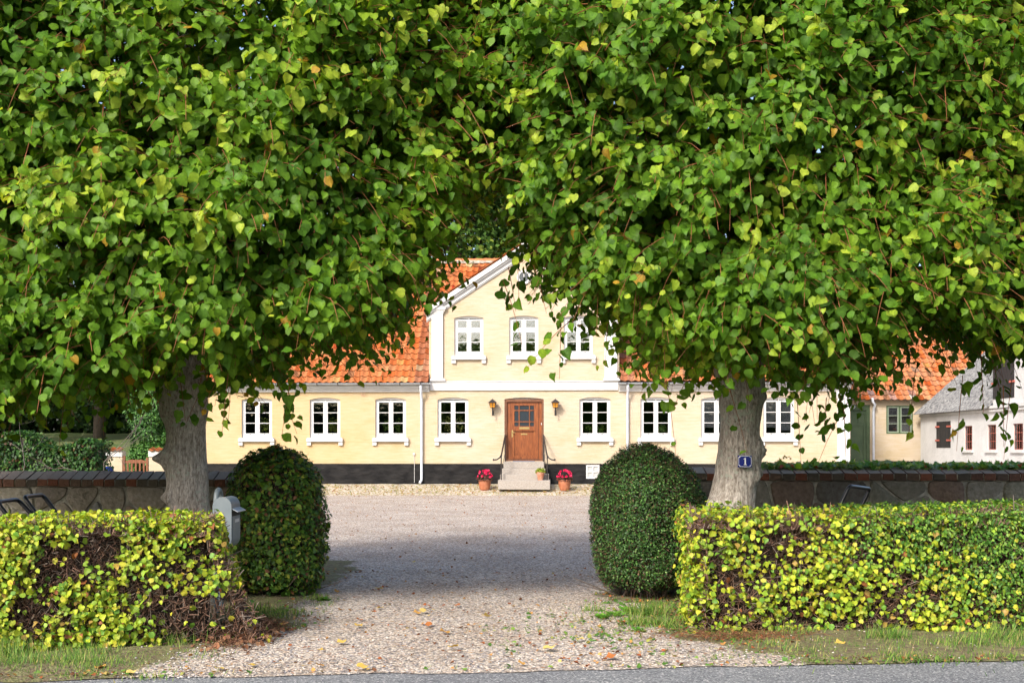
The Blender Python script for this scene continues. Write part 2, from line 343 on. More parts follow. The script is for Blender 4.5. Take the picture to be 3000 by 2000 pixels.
def barkmat():
    m, nt, b, L = newmat("lime_bark")
    tc = ND(nt, "ShaderNodeTexCoord"); mp = ND(nt, "ShaderNodeMapping"); mp.inputs["Scale"].default_value = (5, 5, .8); L.new(tc.outputs["Object"], mp.inputs[0])
    n = ND(nt, "ShaderNodeTexNoise", i_Scale=7.0, i_Detail=8.0, i_Roughness=.7, i_Distortion=.6); L.new(mp.outputs[0], n.inputs["Vector"])
    r = ramp(nt, [(.28, (.23, .195, .165)), (.42, (.48, .43, .38)), (.62, (.72, .68, .63))]); L.new(n.outputs["Fac"], r.inputs[0])
    l = ND(nt, "ShaderNodeTexNoise", i_Scale=26.0, i_Detail=3.0); L.new(tc.outputs["Object"], l.inputs["Vector"]); l2 = ND(nt, "ShaderNodeTexNoise", i_Scale=2.6, i_Detail=3.0); L.new(tc.outputs["Object"], l2.inputs["Vector"])
    mu = ND(nt, "ShaderNodeMath", operation='MULTIPLY'); L.new(l.outputs["Fac"], mu.inputs[0]); L.new(l2.outputs["Fac"], mu.inputs[1])
    lr = ramp(nt, [(.31, (0, 0, 0)), (.36, (1, 1, 1))]); L.new(mu.outputs[0], lr.inputs[0])
    f = ND(nt, 'ShaderNodeTexNoise', i_Scale=42.0, i_Detail=5.0, i_Roughness=.75); mp3 = ND(nt, 'ShaderNodeMapping'); mp3.inputs['Scale'].default_value = (1.3, 1.3, .45); L.new(tc.outputs['Object'], mp3.inputs[0]); L.new(mp3.outputs[0], f.inputs['Vector']); fr = ramp(nt, [(.36, (.42, .38, .35)), (.6, (1.12, 1.1, 1.08))]); L.new(f.outputs['Fac'], fr.inputs[0]); rb = mixc(nt, 1.0, r.outputs[0], fr.outputs[0], 'MULTIPLY')
    c = mixc(nt, lr.outputs[0], rb, (.50, .52, .44)); 
    a = ND(nt, "ShaderNodeAttribute", attribute_name="Col"); c = mixc(nt, 1.0, c, a.outputs["Color"], 'MULTIPLY')
    L.new(c, b.inputs["Base Color"]); b.inputs["Roughness"].default_value = .9; b.inputs["Specular IOR Level"].default_value = .2
    adh = ND(nt, 'ShaderNodeMath', operation='MULTIPLY_ADD'); L.new(f.outputs['Fac'], adh.inputs[0]); adh.inputs[1].default_value = .6; L.new(n.outputs['Fac'], adh.inputs[2]); bp = ND(nt, "ShaderNodeBump", i_Strength=1.0, i_Distance=.035); L.new(adh.outputs[0], bp.inputs["Height"]); L.new(bp.outputs[0], b.inputs["Normal"]); return m
mBark = barkmat(); mBranch = M("branch_bark", (.035, .027, .02), .9, c2=(.08, .06, .048), ns=12, bump=.5, bs=40)

def gravelmat():
    m, nt, b, L = newmat("gravel")
    tc = ND(nt, "ShaderNodeTexCoord"); at = ND(nt, "ShaderNodeAttribute", attribute_name="Col"); sp = ND(nt, "ShaderNodeSeparateColor"); L.new(at.outputs["Color"], sp.inputs[0])
    vo = ND(nt, "ShaderNodeTexVoronoi", feature='F1'); vo.inputs["Scale"].default_value = 52; vo.inputs["Randomness"].default_value = 1; L.new(tc.outputs["Object"], vo.inputs["Vector"])
    v2 = ND(nt, "ShaderNodeTexVoronoi", feature='F1'); v2.inputs["Scale"].default_value = 27; L.new(tc.outputs["Object"], v2.inputs["Vector"])
    s1 = ND(nt, "ShaderNodeSeparateColor"); L.new(vo.outputs["Color"], s1.inputs[0]); s2 = ND(nt, "ShaderNodeSeparateColor"); L.new(v2.outputs["Color"], s2.inputs[0])
    stops = [(0, (.06, .055, .06)), (.14, (.22, .21, .235)), (.28, (.55, .48, .42)), (.46, (.40, .30, .23)), (.56, (.74, .66, .58)), (.76, (.28, .27, .30)), (.86, (.85, .80, .74))]
    r1 = ramp(nt, stops, 'CONSTANT'); L.new(s1.outputs[0], r1.inputs[0])
    r2 = ramp(nt, [(0, (.30, .28, .27)), (.25, (.62, .56, .50)), (.5, (.45, .42, .42)), (.7, (.68, .62, .57)), (.87, (.50, .36, .27))], 'CONSTANT'); L.new(s2.outputs[1], r2.inputs[0])
    g = mixc(nt, .35, r1.outputs[0], r2.outputs[0]); gap = ramp(nt, [(.25, (1.0, .99, .97)), (.65, (.60, .58, .55))]); L.new(vo.outputs['Distance'], gap.inputs[0]); g = mixc(nt, 1.0, g, gap.outputs[0], 'MULTIPLY')
    n = ND(nt, "ShaderNodeTexNoise", i_Scale=.9, i_Detail=5.0); L.new(tc.outputs["Object"], n.inputs["Vector"])
    rn = ramp(nt, [(.35, (.98, .94, .89)), (.65, (1.20, 1.19, 1.17))]); L.new(n.outputs["Fac"], rn.inputs[0]); g = mixc(nt, 1.0, g, rn.outputs[0], 'MULTIPLY')
    # leaf crumbs: rust coloured specks
    v3 = ND(nt, "ShaderNodeTexVoronoi", feature='F1'); v3.inputs["Scale"].default_value = 13; mp = ND(nt, "ShaderNodeMapping"); mp.inputs["Scale"].default_value = (1, 1.6, 1); L.new(tc.outputs["Object"], mp.inputs[0]); L.new(mp.outputs[0], v3.inputs["Vector"])
    s3 = ND(nt, "ShaderNodeSeparateColor"); L.new(v3.outputs["Color"], s3.inputs[0])
    gt = ND(nt, "ShaderNodeMath", operation='GREATER_THAN'); gt.inputs[1].default_value = .84; L.new(s3.outputs[0], gt.inputs[0])
    lt = ND(nt, "ShaderNodeMath", operation='LESS_THAN'); lt.inputs[1].default_value = .26; L.new(v3.outputs["Distance"], lt.inputs[0])
    mm = ND(nt, "ShaderNodeMath", operation='MULTIPLY'); L.new(gt.outputs[0], mm.inputs[0]); L.new(lt.outputs[0], mm.inputs[1])
    rc = ramp(nt, [(0, (.30, .09, .03)), (.5, (.42, .22, .06)), (1, (.22, .16, .05))]); L.new(s3.outputs[1], rc.inputs[0]); g = mixc(nt, mm.outputs[0], g, rc.outputs[0])
    # soil
    n4 = ND(nt, "ShaderNodeTexNoise", i_Scale=16.0, i_Detail=8.0, i_Roughness=.7); L.new(tc.outputs["Object"], n4.inputs["Vector"])
    so = ramp(nt, [(.3, (.05, .036, .022)), (.45, (.13, .095, .055)), (.55, (.13, .15, .045)), (.64, (.24, .19, .10)), (.75, (.36, .31, .25))]); L.new(n4.outputs["Fac"], so.inputs[0])
    n5 = ND(nt, "ShaderNodeTexNoise", i_Scale=22.0, i_Detail=4.0, i_Roughness=.8); L.new(tc.outputs["Object"], n5.inputs["Vector"])
    ad = ND(nt, "ShaderNodeMath", operation='ADD'); L.new(sp.outputs[0], ad.inputs[0]); L.new(n5.outputs["Fac"], ad.inputs[1])
    rr = ramp(nt, [(.80, (0, 0, 0)), (1.12, (.92, .92, .92))]); sb = ND(nt, "ShaderNodeMath", operation='SUBTRACT'); L.new(ad.outputs[0], sb.inputs[0]); sb.inputs[1].default_value = .06; L.new(sb.outputs[0], rr.inputs[0])
    c = mixc(nt, rr.outputs[0], g, so.outputs[0])
    L.new(c, b.inputs["Base Color"]); b.inputs["Roughness"].default_value = .9; b.inputs["Specular IOR Level"].default_value = .25
    iv = ND(nt, "ShaderNodeMath", operation='SUBTRACT'); iv.inputs[0].default_value = 1; L.new(vo.outputs["Distance"], iv.inputs[1])
    bp = ND(nt, "ShaderNodeBump", i_Strength=.8, i_Distance=.012); L.new(iv.outputs[0], bp.inputs["Height"]); L.new(bp.outputs[0], b.inputs["Normal"]); return m
mGravel = gravelmat()
def asphalt():
    m, nt, b, L = newmat("asphalt")
    tc = ND(nt, "ShaderNodeTexCoord"); n = ND(nt, "ShaderNodeTexVoronoi", feature='F1'); n.inputs["Scale"].default_value = 95; L.new(tc.outputs["Object"], n.inputs["Vector"])
    s = ND(nt, "ShaderNodeSeparateColor"); L.new(n.outputs["Color"], s.inputs[0])
    r = ramp(nt, [(0, (.10, .105, .115)), (.4, (.20, .205, .215)), (.75, (.27, .275, .28)), (.95, (.50, .49, .48))], 'CONSTANT'); L.new(s.outputs[0], r.inputs[0])
    n2 = ND(nt, "ShaderNodeTexNoise", i_Scale=1.5, i_Detail=6.0); L.new(tc.outputs["Object"], n2.inputs["Vector"]); r2 = ramp(nt, [(.3, (.86, .86, .88)), (.7, (1.1, 1.1, 1.08))]); L.new(n2.outputs["Fac"], r2.inputs[0])
    L.new(mixc(nt, 1.0, r.outputs[0], r2.outputs[0], 'MULTIPLY'), b.inputs["Base Color"]); b.inputs["Roughness"].default_value = .85
    bp = ND(nt, "ShaderNodeBump", i_Strength=.4, i_Distance=.006); L.new(n.outputs["Distance"], bp.inputs["Height"]); L.new(bp.outputs[0], b.inputs["Normal"]); return m
mRoad = asphalt()
def cobblemat():
    m, nt, b, L = newmat("mossy_cobbles")
    tc = ND(nt, "ShaderNodeTexCoord"); v = ND(nt, "ShaderNodeTexVoronoi", feature='DISTANCE_TO_EDGE'); v.inputs["Scale"].default_value = 7; L.new(tc.outputs["Object"], v.inputs["Vector"])
    v2 = ND(nt, "ShaderNodeTexVoronoi", feature='F1'); v2.inputs["Scale"].default_value = 7; L.new(tc.outputs["Object"], v2.inputs["Vector"])
    s = ND(nt, "ShaderNodeSeparateColor"); L.new(v2.outputs["Color"], s.inputs[0])
    st = ramp(nt, [(0, (.32, .28, .24)), (.5, (.48, .43, .37)), (1, (.58, .50, .44))]); L.new(s.outputs[0], st.inputs[0])
    n = ND(nt, "ShaderNodeTexNoise", i_Scale=3.5, i_Detail=7.0, i_Roughness=.7); L.new(tc.outputs["Object"], n.inputs["Vector"])
    mo = ramp(nt, [(.3, (.14, .15, .035)), (.5, (.25, .21, .055)), (.7, (.34, .20, .075))]); L.new(n.outputs["Fac"], mo.inputs[0])
    n2 = ND(nt, "ShaderNodeTexNoise", i_Scale=9.0, i_Detail=5.0, i_Roughness=.75); L.new(tc.outputs["Object"], n2.inputs["Vector"])
    sb = ND(nt, "ShaderNodeMath", operation='MULTIPLY_ADD'); L.new(v.outputs["Distance"], sb.inputs[0]); sb.inputs[1].default_value = 2.2; 
    L.new(n2.outputs["Fac"], sb.inputs[2]); rr = ramp(nt, [(.58, (1, 1, 1)), (.74, (0, 0, 0))]); L.new(sb.outputs[0], rr.inputs[0])
    L.new(mixc(nt, rr.outputs[0], st.outputs[0], mo.outputs[0]), b.inputs["Base Color"]); b.inputs["Roughness"].default_value = .9
    bp = ND(nt, "ShaderNodeBump", i_Strength=.7, i_Distance=.03); L.new(v.outputs["Distance"], bp.inputs["Height"]); L.new(bp.outputs[0], b.inputs["Normal"]); return m
mCobble = cobblemat()
mLawn = M("lawn_turf", (.04, .09, .015), .9, c2=(.13, .14, .045), ns=1.1, bump=.8, bs=60); mEarth = M("earth", (.07, .055, .035), .95, c2=(.13, .11, .07), ns=3)

# ================================================================== ground and road
def sheet(name, x0, x1, y0, y1, nx, ny, zf, mat, colf=None, warp=None, **k):
    xs = np.linspace(x0, x1, nx + 1); ys = np.linspace(y0, y1, ny + 1); X, Y = np.meshgrid(xs, ys)
    X = X.ravel(); Y = Y.ravel()
    if warp is not None: Y = warp(X, Y)
    P = np.stack([X, Y, np.zeros_like(X)], 1); P[:, 2] = zf(P[:, 0], P[:, 1])
    i = np.arange(nx)[None] + (np.arange(ny) * (nx + 1))[:, None]; i = i.ravel(); fc = np.stack([i, i + 1, i + nx + 2, i + nx + 1], 1)
    s = Scat(); c = np.ones((len(P), 3)) if colf is None else colf(P); s.raw(P, fc, c, 0)
    return s.build(name, mat, kind='structure', **k)
sheet('ground', -400, 400, -150, 900, 8, 8, lambda x, y: x * 0 - .06, mEarth)
def road_edge(x): return 8.0 + .1 * x
rm = MB()
xs = np.linspace(-30, 30, 241)
edge = [(x, road_edge(x) + .035 * noise.noise((x * 1.7, 3, 0)) + .012 * noise.noise((x * 11, 1, 0))) for x in xs]
n = rm.verts([(x, -3.0 + .1 * x, -.008) for x in xs]); k = rm.verts([(x, e + .25, -.008) for x, e in edge]); g2 = rm.verts([(x, e + .3, -.04) for x, e in edge])
for i in range(240): rm.face([n + i, n + i + 1, k + i + 1, k + i]); rm.face([k + i, k + i + 1, g2 + i + 1, g2 + i])
rm.build('road', mRoad, kind='structure')
def soil(P):
    x, y = P[:, 0], P[:, 1]; nz = vnoise(P * [1, 1, 0], 1.6, 3) * .28 + vnoise(P * [1, 1, 0], 6, 4) * .12
    left = np.interp(y, [7.5, 8.2, 8.9, 9.8, 11, 12.3, 14], [-2.5, -2.35, -2.2, -2.0, -2.0, -1.98, -2.1]); right = np.interp(y, [7.5, 8.6, 9.4, 10.6, 11.9, 14], [2.6, 1.9, 1.35, 1.05, .95, 1.1])
    d = np.maximum(left - x, x - right) + nz
    s = np.clip(d / .5 + .35, 0, 1)
    s = np.where(y > 15.5, 0, s); s = np.maximum(s, np.clip(.30 - np.abs(y - road_edge(x) - .05) / .3, 0, 1) * .9)
    s = np.maximum(s, np.clip(1 - np.hypot((x - .8) / 1.3, (y - 9.6) / 1.6), 0, 1) * .35)
    return np.stack([s, s * 0, s * 0], 1)
def gz(x, y):
    P = np.stack([x, y, x * 0], 1); return (vnoise(P, .9, 1) * .010 + .006 + vnoise(P, 5, 2) * .005 + np.clip(np.abs(x) - 1.7, 0, 1) * .03) * np.clip((y - road_edge(x)) / .35, 0, 1) - .002
sheet('gravel_drive', -7, 7.5, 0, 1, 190, 130, gz, mGravel, soil, warp=lambda x, t: road_edge(x) + (1 - t) ** 8 * (.05 * vnoise(np.stack([x, x * 0, x * 0], 1), 2.2, 77) + .03 * vnoise(np.stack([x, x * 0, x * 0], 1), 9, 78)) + t * (17.5 - road_edge(x)))
sheet('gravel_yard', -15, 17, 17.47, 37.35, 90, 60, lambda x, y: vnoise(np.stack([x, y, x * 0], 1), .3, 5) * .02, mGravel, lambda P: P * 0)
sheet('cobble_strip', -15, 14, 0, 1, 160, 14, lambda x, y: -.02 + .33 * np.clip((y - (37.1 - .0384 * x)) / 2.0, 0, 1) ** .9 + .012 * vnoise(np.stack([x, y, x * 0], 1), 4, 6), mCobble, warp=lambda x, t: 37.1 - .0384 * x + .10 * vnoise(np.stack([x, x * 0, x * 0], 1), 1.2, 9) * (1 - t) + t * 2.2)
sheet('lawn', -60, -9.5, 14, 90, 60, 80, lambda x, y: .02 + np.interp(y, [14, 40, 44, 52, 60, 90], [0, .2, .45, 1.75, 2.3, 2.6]) + .06 * vnoise(np.stack([x, y, x * 0], 1), .5, 6), mLawn)
sheet('back_lawn', -9.45, 80, 50, 100, 20, 10, lambda x, y: x * 0 + .5, mLawn)

# ================================================================== farmhouse
TH = R(2.2); HY = 39.2
def hx(px): u = px - 1500; return u * HY / (F * math.cos(TH) + u * math.sin(TH))
def hz(py, px=1500): return H - (py - CY) * (HY - hx(px) * math.sin(TH)) / F
def hw(x, y, z):
    c, s = math.cos(-TH), math.sin(-TH); return Vector((x * c - y * s, HY + x * s + y * c, z))
house = empty('farmhouse', (0, HY, 0), -TH, label='long yellow farmhouse with a white trimmed central gable and orange tiled roof', cat='house')
XL, XR = hx(560), hx(2490); GL, GR = hx(1257), hx(1814); AX = hx(1536)
ZE = hz(1147); APZ = hz(722, 1536); GEZ = hz(905, 1536)

def arch(x0, x1, z0, z1, rise, n=8):
    w = (x1 - x0) / 2; cx = (x0 + x1) / 2
    return [(x0, z0), (x1, z0)] + [(cx + w * math.cos(a), z1 + rise * (1 - (math.cos(a)) ** 2)) for a in [math.pi * i / n for i in range(n + 1)]]
GW = [(707, 798), (906.5, 998), (1099, 1190), (1281, 1373), (1698, 1788), (1877, 1967), (2055, 2145), (2236.5, 2327)]
UW = [(1331, 1416), (1492, 1577), (1652, 1737)]
gz0, gz1 = hz(1281), hz(1170); uz0, uz1 = hz(1041), hz(931)
WID = 1.065; UWID = 1.0
holes = []; gwc = []; uwc = []
for a, b in GW: c = (hx(a) + hx(b)) / 2; gwc.append(c); holes.append(arch(c - WID / 2, c + WID / 2, gz0, gz1, .075))
for a, b in UW: c = (hx(a) + hx(b)) / 2; uwc.append(c); holes.append(arch(c - UWID / 2, c + UWID / 2, uz0, uz1, .07))
DX0, DX1, DZ0, DZ1 = hx(1478), hx(1593), hz(1350), hz(1169)
holes.append(arch(DX0, DX1, DZ0, DZ1, .06))
BX0, BX1, BZ0, BZ1 = hx(1717), hx(1756), hz(1401), hz(1361)
outer = [(XL, .1), (XR, .1), (XR, 3.80), (GR, 3.80), (GR, GEZ - .02), (AX, APZ - .05), (GL, GEZ - .02), (GL, 3.80), (XL, 3.80)]
bhole = [(BX0, BZ0), (BX1, BZ0), (BX1, BZ1), (BX0, BZ1)]
wl = MB(); wl.plate(outer, holes + [bhole], 0, .34)
DEP = 9.4
wl.box(XL, XL + .3, .342, DEP, .1, 3.8); wl.box(XR - .3, XR, .342, DEP, .1, 3.8); wl.box(XL + .302, XR - .302, DEP - .3, DEP, .1, 3.8)
for x in (XL, XR - .3):   # end gables
    wl.plate([(.3, 3.802), (DEP, 3.802), (DEP / 2, 8.3)], [], x, x + .3, tf=lambda a, t, z: (t, a, z))
wl.box(GL, GL + .3, .342, 5, 3.8, GEZ); wl.box(GR - .3, GR, .342, 5, 3.8, GEZ)
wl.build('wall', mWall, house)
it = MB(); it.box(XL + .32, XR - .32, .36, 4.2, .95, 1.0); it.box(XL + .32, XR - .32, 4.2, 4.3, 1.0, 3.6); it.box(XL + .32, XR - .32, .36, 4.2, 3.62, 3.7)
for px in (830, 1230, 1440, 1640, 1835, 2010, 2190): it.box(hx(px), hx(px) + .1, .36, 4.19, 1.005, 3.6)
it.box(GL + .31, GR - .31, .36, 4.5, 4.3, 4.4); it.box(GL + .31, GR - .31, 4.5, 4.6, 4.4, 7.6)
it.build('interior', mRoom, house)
pl = MB(); pz = hz(1358)
pl.plate([(XL - .03, .05), (XR + .03, .05), (XR + .03, pz), (XL - .03, pz)], [[(BX0, BZ0), (BX1, BZ0), (BX1, BZ1), (BX0, BZ1)]], -.035, -.001)
pl.build('plinth', mTar, house)
# --- cornice + gutters
def cornice(a, b):
    m = MB(); z1 = hz(1129)
    m.box(a, b, -.07, -.002, ZE, ZE + .07); m.box(a, b, -.13, -.002, ZE + .072, ZE + .13); m.box(a, b, -.20, -.002, ZE + .132, z1 + .03); m.build('cornice', mWhite, house)
cornice(XL, GL + .02); cornice(GR - .02, XR)
def gutter(a, b, ends):
    m = MB(); zc = hz(1125); n = 8
    prof = [(-.31 + .065 * math.cos(t), zc + .03 + .065 * math.sin(t)) for t in [math.pi + math.pi * i / n for i in range(n + 1)]]
    prof += [(p[0] * 1 - .0, p[1]) for p in [(-.31 + .058 * math.cos(t), zc + .03 + .058 * math.sin(t)) for t in [2 * math.pi - math.pi * i / n for i in range(n + 1)]]]
    k = len(prof); A = m.verts([(a, p[0], p[1]) for p in prof]); B = m.verts([(b, p[0], p[1]) for p in prof])
    for i in range(k): j = (i + 1) % k; m.face([A + i, A + j, B + j, B + i])
    m.face([A + i for i in range(k)]); m.face([B + i for i in range(k)])
    x = a + .3
    while x < b: m.box(x - .012, x + .012, -.385, -.2, zc - .045, zc + .045, 1); x += .715
    m.build('gutter', [mZinc, mIron], house, smooth='auto')
gutter(XL - .1, hx(1263), 0); gutter(hx(1809), XR + .05, 0)
def downpipe(px, parent, T=lambda x, y, z: (x, y, z), ztop=None, zb=.35, r=.045, x=None):
    m = MB(); x = hx(px) if x is None else x; zt = ztop or hz(1129)
    m.tube([T(*p) for p in [(x, -.30, zt), (x, -.30, zt - .12), (x, -.25, zt - .24), (x, -.12, zt - .40), (x, -.085, zt - .5), (x, -.085, zb + .2), (x, -.10, zb + .1), (x - .05, -.2, zb)]], r, 12)
    for z in (zt - .62, zt - 1.25, zt - 2.3): m.tube([T(x, -.085, z), T(x, -.085, z + .03)], r * 1.16, 12)
    m.build('downpipe', mPipe, parent, smooth='auto')
downpipe(1236, house); downpipe(1838, house)
# --- pantiles
def pantiles(a, b, y0, z0, y1, z1, name, parent, T=lambda x, y, z: (x, y, z), tw=.235, rl=.30, tone=None, base=(.43, .138, .045), dark_cols=(), thick=.028, skip=None):
    m = MB(); nx = max(1, round((b - a) / tw)); tw = (b - a) / nx; L = math.hypot(y1 - y0, z1 - z0); nr = round(L / rl); rl = L / nr
    dy, dz = (y1 - y0) / L, (z1 - z0) / L; ny_, nz_ = -dz, dy
    prof = [(0, .035), (.1, .048), (.22, .040), (.38, .012), (.55, 0), (.72, .003), (.88, .018), (1.0, .034)]
    for r in range(nr):
        s0 = r * rl - .02; s1 = (r + 1) * rl + .03
        for i in range(nx):
            x0 = a + i * tw
            if skip and skip(x0 + tw / 2, z0 + dz * (s0 + s1) / 2): continue
            v = random.gauss(0, 1); h = random.gauss(0, 1)
            c = [base[0] * (1 + .09 * v), base[1] * (1 + .16 * v + .14 * h), base[2] * (1 + .22 * v + .3 * h)]
            if random.random() < .06: c = [c[0] * .62, c[1] * .75, c[2] * .9]
            if random.random() < .03: c = [c[0] * 1.08, c[1] * 1.9, c[2] * 2.2]
            if i in dark_cols or (i - nx) in dark_cols: c = [c[0] * .70, c[1] * .78, c[2] * 1.15]
            if tone: c = tone(c, r, i, nr, nx)
            c = tuple(min(max(q, .01), .9) for q in c); jx = random.uniform(-.006, .006); jl = random.uniform(-.008, .008); jh = random.uniform(0, .006)
            lo = []; up = []; lip = []
            for fx, hh in prof:
                x = x0 + fx * tw + jx; h0 = hh + thick + jh; sl0 = s0 + jl - .012 * math.sin(fx * math.pi)
                lo.append(T(x, y0 + dy * sl0 + ny_ * h0, z0 + dz * sl0 + nz_ * h0)); lip.append(T(x, y0 + dy * sl0 + ny_ * (h0 - thick), z0 + dz * sl0 + nz_ * (h0 - thick)))
                up.append(T(x, y0 + dy * s1 + ny_ * hh, z0 + dz * s1 + nz_ * hh))
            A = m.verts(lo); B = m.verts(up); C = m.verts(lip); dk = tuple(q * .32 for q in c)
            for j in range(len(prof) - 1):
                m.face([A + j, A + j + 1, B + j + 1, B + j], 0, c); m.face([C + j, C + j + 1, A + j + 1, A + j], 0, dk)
    return m.build(name, mTile, parent, smooth='auto')
RY0, RZ0, RY1, RZ1 = -.30, hz(1121), 4.7, hz(768) * 1.0 + .62
RZ1 = H + (CY - 768) * 43.9 / F
NTL = round((hx(1261) - XL + .15) / .235); cut = lambda x, z: (GL - .02 < x < GR + .02) and z < GEZ + (APZ - GEZ) * (1 - abs(x - AX) / (AX - GL)) - .05
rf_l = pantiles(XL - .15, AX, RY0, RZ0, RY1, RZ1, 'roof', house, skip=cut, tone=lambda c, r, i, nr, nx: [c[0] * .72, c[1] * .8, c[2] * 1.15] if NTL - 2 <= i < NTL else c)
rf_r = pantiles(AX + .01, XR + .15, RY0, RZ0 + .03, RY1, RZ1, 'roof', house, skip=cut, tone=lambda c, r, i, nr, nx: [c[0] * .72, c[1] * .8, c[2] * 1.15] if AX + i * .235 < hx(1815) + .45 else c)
m = MB(); m.plate([(XL - .15, RY1 + .02), (XR + .15, RY1 + .02), (XR + .15, DEP + .3), (XL - .15, DEP + .3)], [], 0, .04, tf=lambda x, t, y: (x, y, RZ1 - (y - RY1) * 1.02 - t))
m.build('roof', M("plain_rear_roof", (.55, .15, .05), .85), house)
rd = MB(); x = XL - .15
while x < XR + .1:
    if True:
        rr = random.uniform(.0, .012); mcol = (.62, .20, .08) if random.random() < .75 else (.45, .17, .1)
        rd.tube([(x, RY1 + .02, RZ1 + .035 + rr), (x + .39, RY1 + .02, RZ1 + .03 + rr)], [.125, .105], 10, 0, mcol)
    rd.box(x, x + .36, RY1 - .14, RY1 + .12, RZ1 - .045, RZ1 + .055, 1, (.9, .9, .9), jit=.015)
    x += .36
rd.build('ridge', [mTile, mMortar], house, smooth='auto')
# --- cross gable roof, raking cornice
def slope_pts(side):
    x_e = GL - .08 if side < 0 else GR + .08
    return x_e, GEZ - .02 - .08 * .65
for side in (-1, 1):
    xe, ze = slope_pts(side); zt = APZ
    # tiles: rows run along y ; build in (u=y, v=x)
    pantiles(-.16, 4.8, 0, 0, abs(AX - xe), (zt + .06) - (ze + .06), 'gable_roof', house, T=(lambda X, Y, Z, s=side, xe=xe, ze=ze: (xe - s * Y, X, ze + .10 + Z)), thick=.02, rl=.3)
    m = MB(); dx = AX - xe; L = math.hypot(dx, zt - ze); px_, pz_ = -(zt - ze) / L, abs(dx) / L
    def rake(t0, t1, y0, y1):
        k = pz_; o = [(xe, ze - t0 / k), (AX, zt - t0 / k), (AX, zt - t1 / k), (xe, ze - t1 / k)]; m.plate(o if side < 0 else o[::-1], [], y0, y1)
    rake(-.06, .085, -.20, -.001); rake(.087, .15, -.14, -.001); rake(.152, .27, -.075, -.001); rake(.272, .31, -.045, -.001)
    m.build('raking_cornice', mWhite, house)
m = MB(); m.box(AX - .1, AX + .12, -.26, 0, APZ - .12, APZ + .17); m.build('apex_block', mWhite, house)
# --- band, pilasters
m = MB(); m.box(hx(1261), hx(1811), -.06, -.001, hz(1143), hz(1117)); m.box(hx(1260), hx(1812), -.085, -.061, hz(1119), hz(1116)); m.build('band', mWhite, house)
def pilaster(x0, x1, zb, zt, capped=True):
    m = MB(); m.box(x0, x1, -.08, -.001, zb + .1, zt - .24)
    m.box(x0 - .05, x1 + .09, -.13, -.001, zb, zb + .06); m.box(x0 - .03, x1 + .06, -.105, -.001, zb + .062, zb + .098)
    m.box(x0 - .1, x1 + .1, -.15, -.001, zt - .11, zt); m.box(x0 - .07, x1 + .07, -.12, -.001, zt - .17, zt - .112); m.box(x0 - .03, x1 + .03, -.1, -.001, zt - .238, zt - .172)
    m.build('pilaster', mWhite, house)
pilaster(hx(1265), hx(1298), hz(1116) + .002, hz(897)); pilaster(hx(1771), hx(1808), hz(1116) + .002, hz(897))
pilaster(hx(2452), XR - .02, pz + .0, ZE - .01)
# round gable window
m = MB(); rc = (AX - .01, hz(812)); ring = lambda r, n=24: [(rc[0] + r * math.cos(2 * math.pi * i / n), rc[1] + r * math.sin(2 * math.pi * i / n)) for i in range(n)]
m.plate(ring(.25), [ring(.17)], -.05, -.001); m.plate(ring(.168), [], -.02, -.002, 1); m.box(rc[0] - .015, rc[0] + .015, -.04, -.021, rc[1] - .168, rc[1] + .168); m.build('round_window', [mWhite, mLead], house)
# --- windows
def rect(a, b, c, d): return [(a, c), (b, c), (b, d), (a, d)]
def window(w, h, rise, kind, glass, sillw=.055):
    """part mesh = casing; children sashes, panes, sill. origin: bottom centre on the wall face"""
    y = .07
    m = MB(); m.plate(arch(-w / 2 + .003, w / 2 - .003, .003, h, rise - .003), [arch(-w / 2 + .055, w / 2 - .055, .07, h - .03, rise * .45)], y, y + .08)
    if kind == 'up': m.box(-w / 2 + .055, w / 2 - .055, y + .002, y + .07, h * .66, h * .66 + .06)
    m.box(-.02, .02, y - .01, y + .06, .07, h - .02)
    o = m.build('window', mFrame)
    gl = MB()
    rows = [(.075, h - .035)] if kind != 'up' else [(.075, h * .66 - .003), (h * .66 + .063, h - .035)]
    for s in (-1, 1):
        a, b = (-w / 2 + .058, -.022) if s < 0 else (.022, w / 2 - .058)
        for ri, (z0, z1) in enumerate(rows):
            sm = MB(); e = .055; lo = z0 + (.075 if ri == 0 else .055); hi = z1 - (.055 if kind != 'up' else .05)
            n = 3 if kind != 'up' else (2 if ri == 0 else 1); bar = .024; ph = (hi - lo - bar * (n - 1)) / n
            hs = [rect(a + e, b - e, lo + i * (ph + bar), lo + i * (ph + bar) + ph) for i in range(n)]
            sm.plate(rect(a, b, z0, z1), hs, y + .012, y + .055)
            if ri == 0: sm.box((a + b) / 2 - .03, (a + b) / 2 + .03, y - .005, y + .011, z0 + .035, z0 + .05, 1)
            sm.build('sash', [mFrame, mIron], o)
            gl.box(a + .03, b - .03, y + .034, y + .039, z0 + .03, z1 - .03)
    gl.build('pane', glass, o)
    sm = MB(); e = .1
    sm.box(-w / 2 - e, w / 2 + e, -.11, .068, -.145, -.03, bev=.008); sm.box(-w / 2 - e + .03, w / 2 + e - .03, -.12, .066, -.028, .001)
    for s in (-1, 1): sm.box(s * (w / 2 + .02) - .07, s * (w / 2 + .02) + .07, -.075, -.001, -.27, -.147)
    sm.build('sill', mWhite, o)
    return o
pw = window(WID, gz1 - gz0, .075, 'gd', mGlass); pu = window(UWID, uz1 - uz0, .07, 'up', mGlassUp)
for i, c in enumerate(gwc):
    o = pw if i == 0 else copy_tree(pw); o.parent = house; o.location = (c, 0, gz0)
    if i in (6, 7):
        bm_ = MB()
        for s in (-1, 1):
            z = .25 if i == 7 and s > 0 else .35
            while z < gz1 - gz0 - .05: bm_.box(s * .25 - .2, s * .25 + .2, .16, .175, z, z + .014); z += .034
        bm_.build('blind', mBlind, o)
